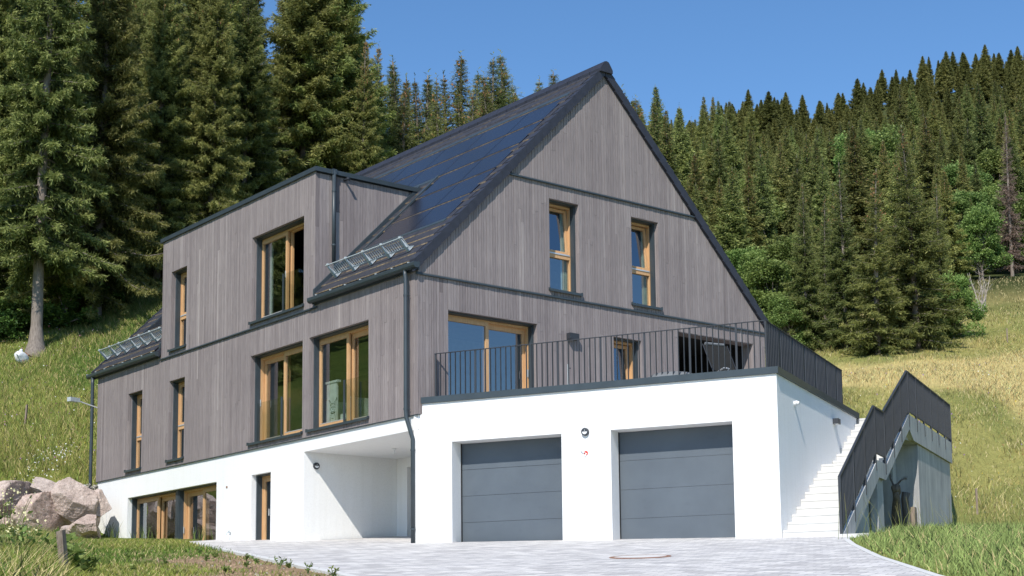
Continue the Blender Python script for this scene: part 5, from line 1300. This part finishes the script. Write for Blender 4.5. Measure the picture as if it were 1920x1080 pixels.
def build_boulders():
    B = [((22, 947), 43.0, (1.10, .7, .80), 3, (.1, .05, .6), 'large grey boulder at the left edge, top of the boulder wall'),
         ((80, 968), 41.8, (1.42, .66, 1.02), 9, (.0, .30, .45), 'biggest pinkish boulder, pyramid shaped, front of the boulder wall'),
         ((94, 926), 43.2, (.86, .45, .36), 12, (.1, .45, -.55), 'long flat grey boulder lying tilted on top of the wall'),
         ((121, 922), 43.3, (.40, .36, .36), 15, (0, -.5, .3), 'small pinkish stone on top between two larger ones'),
         ((150, 954), 42.4, (1.0, .62, .92), 20, (.2, .35, .2), 'big pinkish boulder leaning against the house corner'),
         ((160, 992), 41.3, (.86, .5, .54), 25, (0, .1, .9), 'low boulder with a grey patch at the foot of the wall'),
         ((0, 1000), 41.4, (1.1, .6, .6), 31, (0, .2, .3), 'half hidden boulder behind the flowers at the left edge'),
         ((128, 1006), 41.2, (.42, .36, .3), 36, (0, .1, .3), 'small pale stone wedged at the foot between two boulders'),
         ((-60, 960), 43.5, (1.3, .8, .85), 41, (0, .1, .2), 'boulder beyond the left picture edge'),
         ((183, 950), 42.6, (.30, .5, .5), 46, (0, .1, .3), 'narrow stone squeezed between boulder and house wall')]
    for (px, py), u, dm, sd, rt, lab in B: boulder(bpx(px, py, u), dm, sd, rt, lab)
    # boulders farther along, outside the picture, mirrored in the basement windows
    for k, (x, y) in enumerate(((-4.8, 23.8), (-6.2, 26.1), (-7.7, 28.5), (-4.4, 22.6))): boulder((x, y, -.6), (1.3, 1., .85), 60+k, (0, .2*k, .4*k), 'boulder of the retaining wall beyond the left picture edge', 'boulders beyond the left picture edge')
    p = bpx(150, 914, 43.9); m = MB(); m.box(FR((p[0], p[1], p[2]), (.9, -.43, 0), (.43, .9, 0)), -.28, .16, -.1, .1, -.3, .07); tag(m.build('concrete_block', 'concrete_step'), 'pale concrete kerb block behind the boulders beside the downpipe', 'concrete block')
    rg = np.random.default_rng(3); n = 260; p = bpx(160, 914, 44.4); x = p[0]+rg.uniform(-.35, .45, n); y = p[1]+rg.uniform(-.5, .5, n); z = p[2]+rg.uniform(-.08, .05, n)
    base = np.array([[0, 0, 1], [1, 0, 0], [0, 1, 0], [-1, 0, 0], [0, -1, 0]]); fc = np.array([[0, 1, 2], [0, 2, 3], [0, 3, 4], [0, 4, 1]]); V = np.stack([x, y, z], 1)[:, None]+base[None]*rg.uniform(.02, .045, (n, 1, 1))*rg.uniform(.6, 1.3, (n, 5, 1)); F = (np.arange(n)[:, None, None]*5+fc[None]).reshape(-1, 3)
    o = link('gravel', quads_mesh('gravel', V, F, 'ground', color=np.repeat(np.array([.42, .40, .37])*rg.uniform(.5, 1.5, (n, 1)), 5, 0))); o['kind'] = 'stuff'

def stake(px, u, h, w_, lean, label):
    p = at(px, u); o = MB(); F_ = FR((0, 0, 0), (1, 0, 0), (0, 1, 0)); rr = random.Random(int(px))
    q = []
    for z in (-.4, h):
        for sx, sy in ((-1, -1), (1, -1), (1, 1), (-1, 1)): q.append((sx*w_/2+lean[0]*z+rr.gauss(0, .004), sy*w_/2*.8+lean[1]*z+rr.gauss(0, .004), z+(rr.gauss(0, .012) if z > 0 else 0)))
    o.hexa(q); ob = o.build('wooden_stake', 'oldwood'); ob.location = tuple(p); ob.rotation_euler = (0, 0, .675); tag(ob, label, 'stake', 'wooden stakes in the grass')
def build_things():
    stake(132, 20.2, .62, .095, (-.22, 0), 'weathered grey stake leaning left in the near foreground grass')
    stake(50, 50.2, .75, .07, (.10, 0), 'short wooden stake standing in the grassy bank at the left')
    stake(1820, 42.0, .72, .07, (.03, 0), 'short wooden stake in the dry meadow right of the concrete landing')
    stake(1892, 84, .8, .08, (0, 0), 'distant wooden stake high on the right meadow')
    # white sack at the trunk
    p = at(40, 56.5); s = empty('white_sack', tuple(p+np.array([0, 0, .02])), .675, 'white plastic covered bundle lying beside the thick spruce trunk', 'sack'); s.scale = (1.15, 1.1, .95)
    bm = bmesh.new(); bmesh.ops.create_icosphere(bm, subdivisions=4, radius=1)
    for v in bm.verts:
        d = v.co.copy(); k = 1+.12*mnoise.noise(d*1.8+Vector((3, 1, 2)))+.04*mnoise.noise(d*6); v.co = Vector((d.x*.30*k, d.y*.22*k, .20+max(-.2, d.z*.26*k+d.x*-.10)))
    me = bpy.data.meshes.new('body'); bm.to_mesh(me); bm.free(); me.materials.append(MT['white']); me.polygons.foreach_set('use_smooth', [True]*len(me.polygons)); link('body', me, s)
    m = MB(); m.lathe((-.05, 0, .5), [(.03, -.06), (.055, -.03), (.06, .01), (.045, .05), (.015, .07)], 'z', 14); m.build('knob', 'white', s, True)
    m = MB(); m.tube([(-.48, -.1, .26), (-.2, -.12, -.04)], .02, 8); m.build('pole', 'white', s)
    m = MB(); m.tube([(.02, -.22, .34), (.16, -.24, .30), (.26, -.2, .31)], [.03, .025, .01], 6); m.tube([(.08, -.1, .45), (.1, -.12, .38)], [.02, .03], 6); m.build('straps', 'rust', s)
    # reindeer figure made of driftwood in the dark opening under the landing
    b = GP(SO-.27, 6.55); zb_ = hz(b[0], b[1]); r = empty('reindeer_sculpture', (b[0], b[1], zb_), TH+math.pi/2, 'dark driftwood reindeer sculpture with antlers standing under the concrete landing', 'sculpture'); r.scale = (.8, .8, .76)
    m = MB(); m.tube([(.55, .1, 0), (.52, .1, .4), (.46, .08, .75), (.30, .05, 1.0), (.12, .0, 1.2), (-.02, 0, 1.38)], [.13, .14, .15, .12, .10, .08], 9)
    m.tube([(.75, .2, 0), (.7, .18, .5), (.5, .1, .82)], [.05, .06, .09], 7); m.tube([(.3, -.1, 0), (.34, -.05, .45), (.42, 0, .75)], [.05, .055, .08], 7)
    o = m.build('body', 'driftwood', r, True)
    m = MB(); m.tube([(-.02, 0, 1.36), (.0, 0, 1.5), (.12, 0, 1.52), (.30, -.02, 1.38), (.36, -.02, 1.33)], [.08, .12, .12, .08, .05], 9); m.build('head', 'driftwood', r, True)
    m = MB()
    for sy in (-1, 1):
        z0 = 1.58; pts = [(.02, .05*sy, z0), (.10, .14*sy, z0+.16+.03*sy), (.34, .2*sy, z0+.27+.05*sy), (.62, .22*sy, z0+.27+.06*sy)]; m.tube(pts, [.03, .028, .022, .008], 6)
        for k in range(5): q = Vector(pts[1]).lerp(Vector(pts[3]), k/5+.1); m.tube([q, q+Vector((.03, .02*sy, .11))], [.014, .004], 5)
    m.build('antlers', 'driftwood', r)
    b = GP(SO-.14, 7.72); m = MB(); m.box(FR((0, 0, 0), GT, GD), -.12, .12, -.08, .08, -.4, .72); o = m.build('wooden_post', 'oldwood'); o.location = (b[0], b[1], hz(b[0], b[1])); tag(o, 'short pale squared wooden post beside the reindeer under the landing', 'post')
    b = GP(SO-.22, 7.42); m = MB(); m.tube([(0, 0, -.4), (.02, 0, .5), (.0, .02, .9), (.03, 0, 1.05)], [.10, .09, .085, .10], 9); o = m.build('tree_stump', 'driftwood', None, True); o.location = (b[0], b[1], hz(b[0], b[1])); tag(o, 'thin dark log standing upright between the reindeer and the squared post', 'log')
    # terrace: relax chair, round cushion, stand, pendant, pieces
    c = GP(6.22, 1.0, .10); ch = empty('deck_chair', c, TH+.9, 'reclining garden chair with white frame and tall charcoal fabric back on the terrace', 'deck chair')
    ch.scale = (.64, .64, .64)
    m = MB(); m.poly([(-.42, .30, .42), (.42, .30, .42), (.44, .95, 1.62), (-.44, .95, 1.62)]); m.poly([(-.40, -.35, .40), (.40, -.35, .40), (.40, .30, .42), (-.40, .30, .42)]); o = m.build('fabric', 'cloth', ch); sm = o.modifiers.new('thick', 'SOLIDIFY'); sm.thickness = .02
    m = MB(); m.tube([(-.36, .97, 1.66), (.36, .97, 1.66)], .05, 8); m.build('head_pillow', 'greycloth', ch)
    m = MB()
    for sx in (-1, 1): m.tube([(sx*.48, -.45, .62), (sx*.48, -.2, .68), (sx*.48, .2, .60), (sx*.48, .6, .40), (sx*.48, .85, .1)], .024, 8); m.tube([(sx*.46, -.45, .62), (sx*.46, -.1, .3), (sx*.46, .25, 0)], .02, 8)
    m.tube([(-.48, .2, .6), (.48, .2, .6)], .018, 8); m.build('frame', 'alu', ch)
    m = MB()
    for sx in (-1, 1): m.tube([(sx*.45, .28, .42), (sx*.46, .96, 1.64)], .013, 6)
    m.build('back_tube', 'rail', ch)
    p = GP(5.05, .75, .17); m = MB(); m.lathe((0, 0, 0), [(.50, 0), (.58, .12), (.55, .24), (.40, .33), (.1, .37)], 'z', 24); o = m.build('floor_cushion', 'greycloth', None, True); o.location = p; tag(o, 'round grey cushion lying on the terrace behind the railing', 'cushion')
    p = GP(2.6, 1.2, .10); t = empty('parasol_stand', p, 0, 'thin pale tube of a parasol stand on the terrace between door and small window', 'parasol stand'); m = MB(); m.tube([(0, 0, 0), (0, 0, .90)], .022, 10); m.build('tube', 'galv', t); m = MB(); m.lathe((0, 0, 0), [(.25, 0), (.25, .05), (.05, .07)], 'z', 18); m.build('base', 'rail', t); m = MB(); m.tube([(0, 0, .82), (.05, -.02, .82)], .012, 6); m.build('knob', 'rail', t)
    # room things seen through the glass
    pb = empty('bench', (.52, 4.0, .03), 0, 'pale mint wooden bench with a cat drawing behind the right sliding window', 'bench')
    m = MB(); m.box(WORLD, -.05, .0, -.06, .36, 0, 1.24); m.box(WORLD, -.07, .03, -.13, .43, 1.24, 1.29); o = m.build('end_panel', 'mint', pb)
    m = MB(); m.box(WORLD, -.02, .8, .37, .43, 0, .86); m.box(WORLD, -.02, .8, -.62, -.19, .42, .47); m.box(WORLD, -.04, .8, -.66, -.60, 0, .82); m.box(WORLD, -.02, .8, -.61, -.19, 0, .42); m.build('seat', 'mint', pb)
    FD_ = FR((-.0515, .36, 0), (0, -1, 0), (1, 0, 0)); m = MB()
    def line(pts, w_=.008):
        for (u0, z0), (u1, z1) in zip(pts, pts[1:]):
            d = Vector((u1-u0, z1-z0)); nn = Vector((-d.y, d.x)).normalized()*w_*.5
            m.poly([FD_.p(u0+nn.x, 0, z0+nn.y), FD_.p(u0-nn.x, 0, z0-nn.y), FD_.p(u1-nn.x, 0, z1-nn.y), FD_.p(u1+nn.x, 0, z1+nn.y)])
    ell = lambda cx, cz, rx, rz, a0=0, a1=6.283, n=20: [(cx+rx*math.cos(a0+(a1-a0)*i/n), cz+rz*math.sin(a0+(a1-a0)*i/n)) for i in range(n+1)]
    line(ell(.27, .66, .115, .10), .012); line([(.17, .71), (.09, .86), (.22, .755)], .013); line([(.32, .755), (.44, .88), (.37, .71)], .013); line(ell(.27, .30, .12, .26, 1.9, 7.5), .012); line(ell(.23, .67, .018, .02), .016); line(ell(.32, .67, .018, .02), .016); line([(.25, .63), (.275, .61), (.30, .63)], .012)
    for k in range(3): line([(.18+.09*k, .745-.015*abs(k-1)), (.20+.07*k, .715)], .014)
    line([(.17, .55), (.27, .52), (.38, .55)], .03)
    for k in range(4): line([(.2, .42-.09*k), (.3, .40-.09*k)], .012)
    m.build('drawing', 'ink', pb)
    hc = empty('wooden_chair', (1.15, 5.15, .03), .4, 'light wooden chair with dark patterned cushion behind the left sliding window', 'chair')
    m = MB()
    for sx, sy in ((-1, -1), (1, -1), (-1, 1), (1, 1)): m.tube([(sx*.2, sy*.2, 0), (sx*.19, sy*.19, .46 if sy < 0 else 1.05)], .022, 8); 
    m.box(WORLD, -.22, .22, -.22, .22, .44, .47); m.box(WORLD, -.2, .2, .17, .20, .78, 1.05); m.build('frame', 'wood', hc)
    m = MB(); m.box(WORLD, -.2, .2, -.2, .18, .471, .54); m.build('cushion', 'greycloth', hc)
    for nm, loc, lab in (('pendant_lamp', (1.75, 2.3, 2.55), 'wire globe pendant lamp with petal shades hanging in the corner room'),):
        pl_ = empty(nm, loc, 0, lab, 'pendant lamp'); m = MB(); m.tube([(0, 0, 0), (0, 0, -.55)], .006, 6); m.build('cord', 'rail', pl_)
        m = MB()
        for k in range(6): a = math.pi*k/6; m.tube([(.24*math.cos(a)*math.sin(t), .24*math.sin(a)*math.sin(t), -.78+.24*math.cos(t)) for t in np.linspace(0, 6.283, 25)], .004, 4)
        m.build('wire_globe', 'brass', pl_); m = MB()
        for k in range(5): a = 6.283*k/5; m.tube([(.08*math.cos(a), .08*math.sin(a), -.62), (.13*math.cos(a), .13*math.sin(a), -.78), (.07*math.cos(a), .07*math.sin(a), -.92)], [.02, .045, .02], 7)
        m.build('petal', 'white', pl_, True)
    def curtain(fr, u0, u1, z0, z1, lab):
        m = MB(); n = 14
        pts = [(u0+(u1-u0)*i/n, .42+.025*math.sin(i*2.2)) for i in range(n+1)]
        for a, b in zip(pts, pts[1:]): m.poly([fr.p(a[0], a[1], z0), fr.p(b[0], b[1], z0), fr.p(b[0], b[1], z1), fr.p(a[0], a[1], z1)])
        tag(m.build('curtain', 'curtain'), lab, 'curtain', 'mint curtains inside the upper windows')
    curtain(FG, 4.33, 4.58, 3.0, 5.3, 'mint curtain inside the left gable window'); curtain(FG, 6.92, 7.14, 3.0, 5.3, 'mint curtain inside the right gable window'); curtain(FL, -11.0, -10.72, 3.0, 5.3, 'mint curtain inside the narrow dormer window'); curtain(FL, -6.98, -6.84, 2.95, 5.3, 'pale curtain inside the large dormer window')

# ------------------------------------------------------------------ build
build_ground(); build_drive(); build_house(); build_garage(); _p = build_stairs(); terrace_railings(); stair_railing(_p)
build_boulders(); build_things(); build_forest(); build_grass(); build_small_plants()
sc.render.engine = 'CYCLES'
sc.cycles.max_bounces = 8; sc.cycles.transparent_max_bounces = 24; sc.cycles.diffuse_bounces = 3; sc.cycles.glossy_bounces = 4
sc.cycles.use_denoising = True
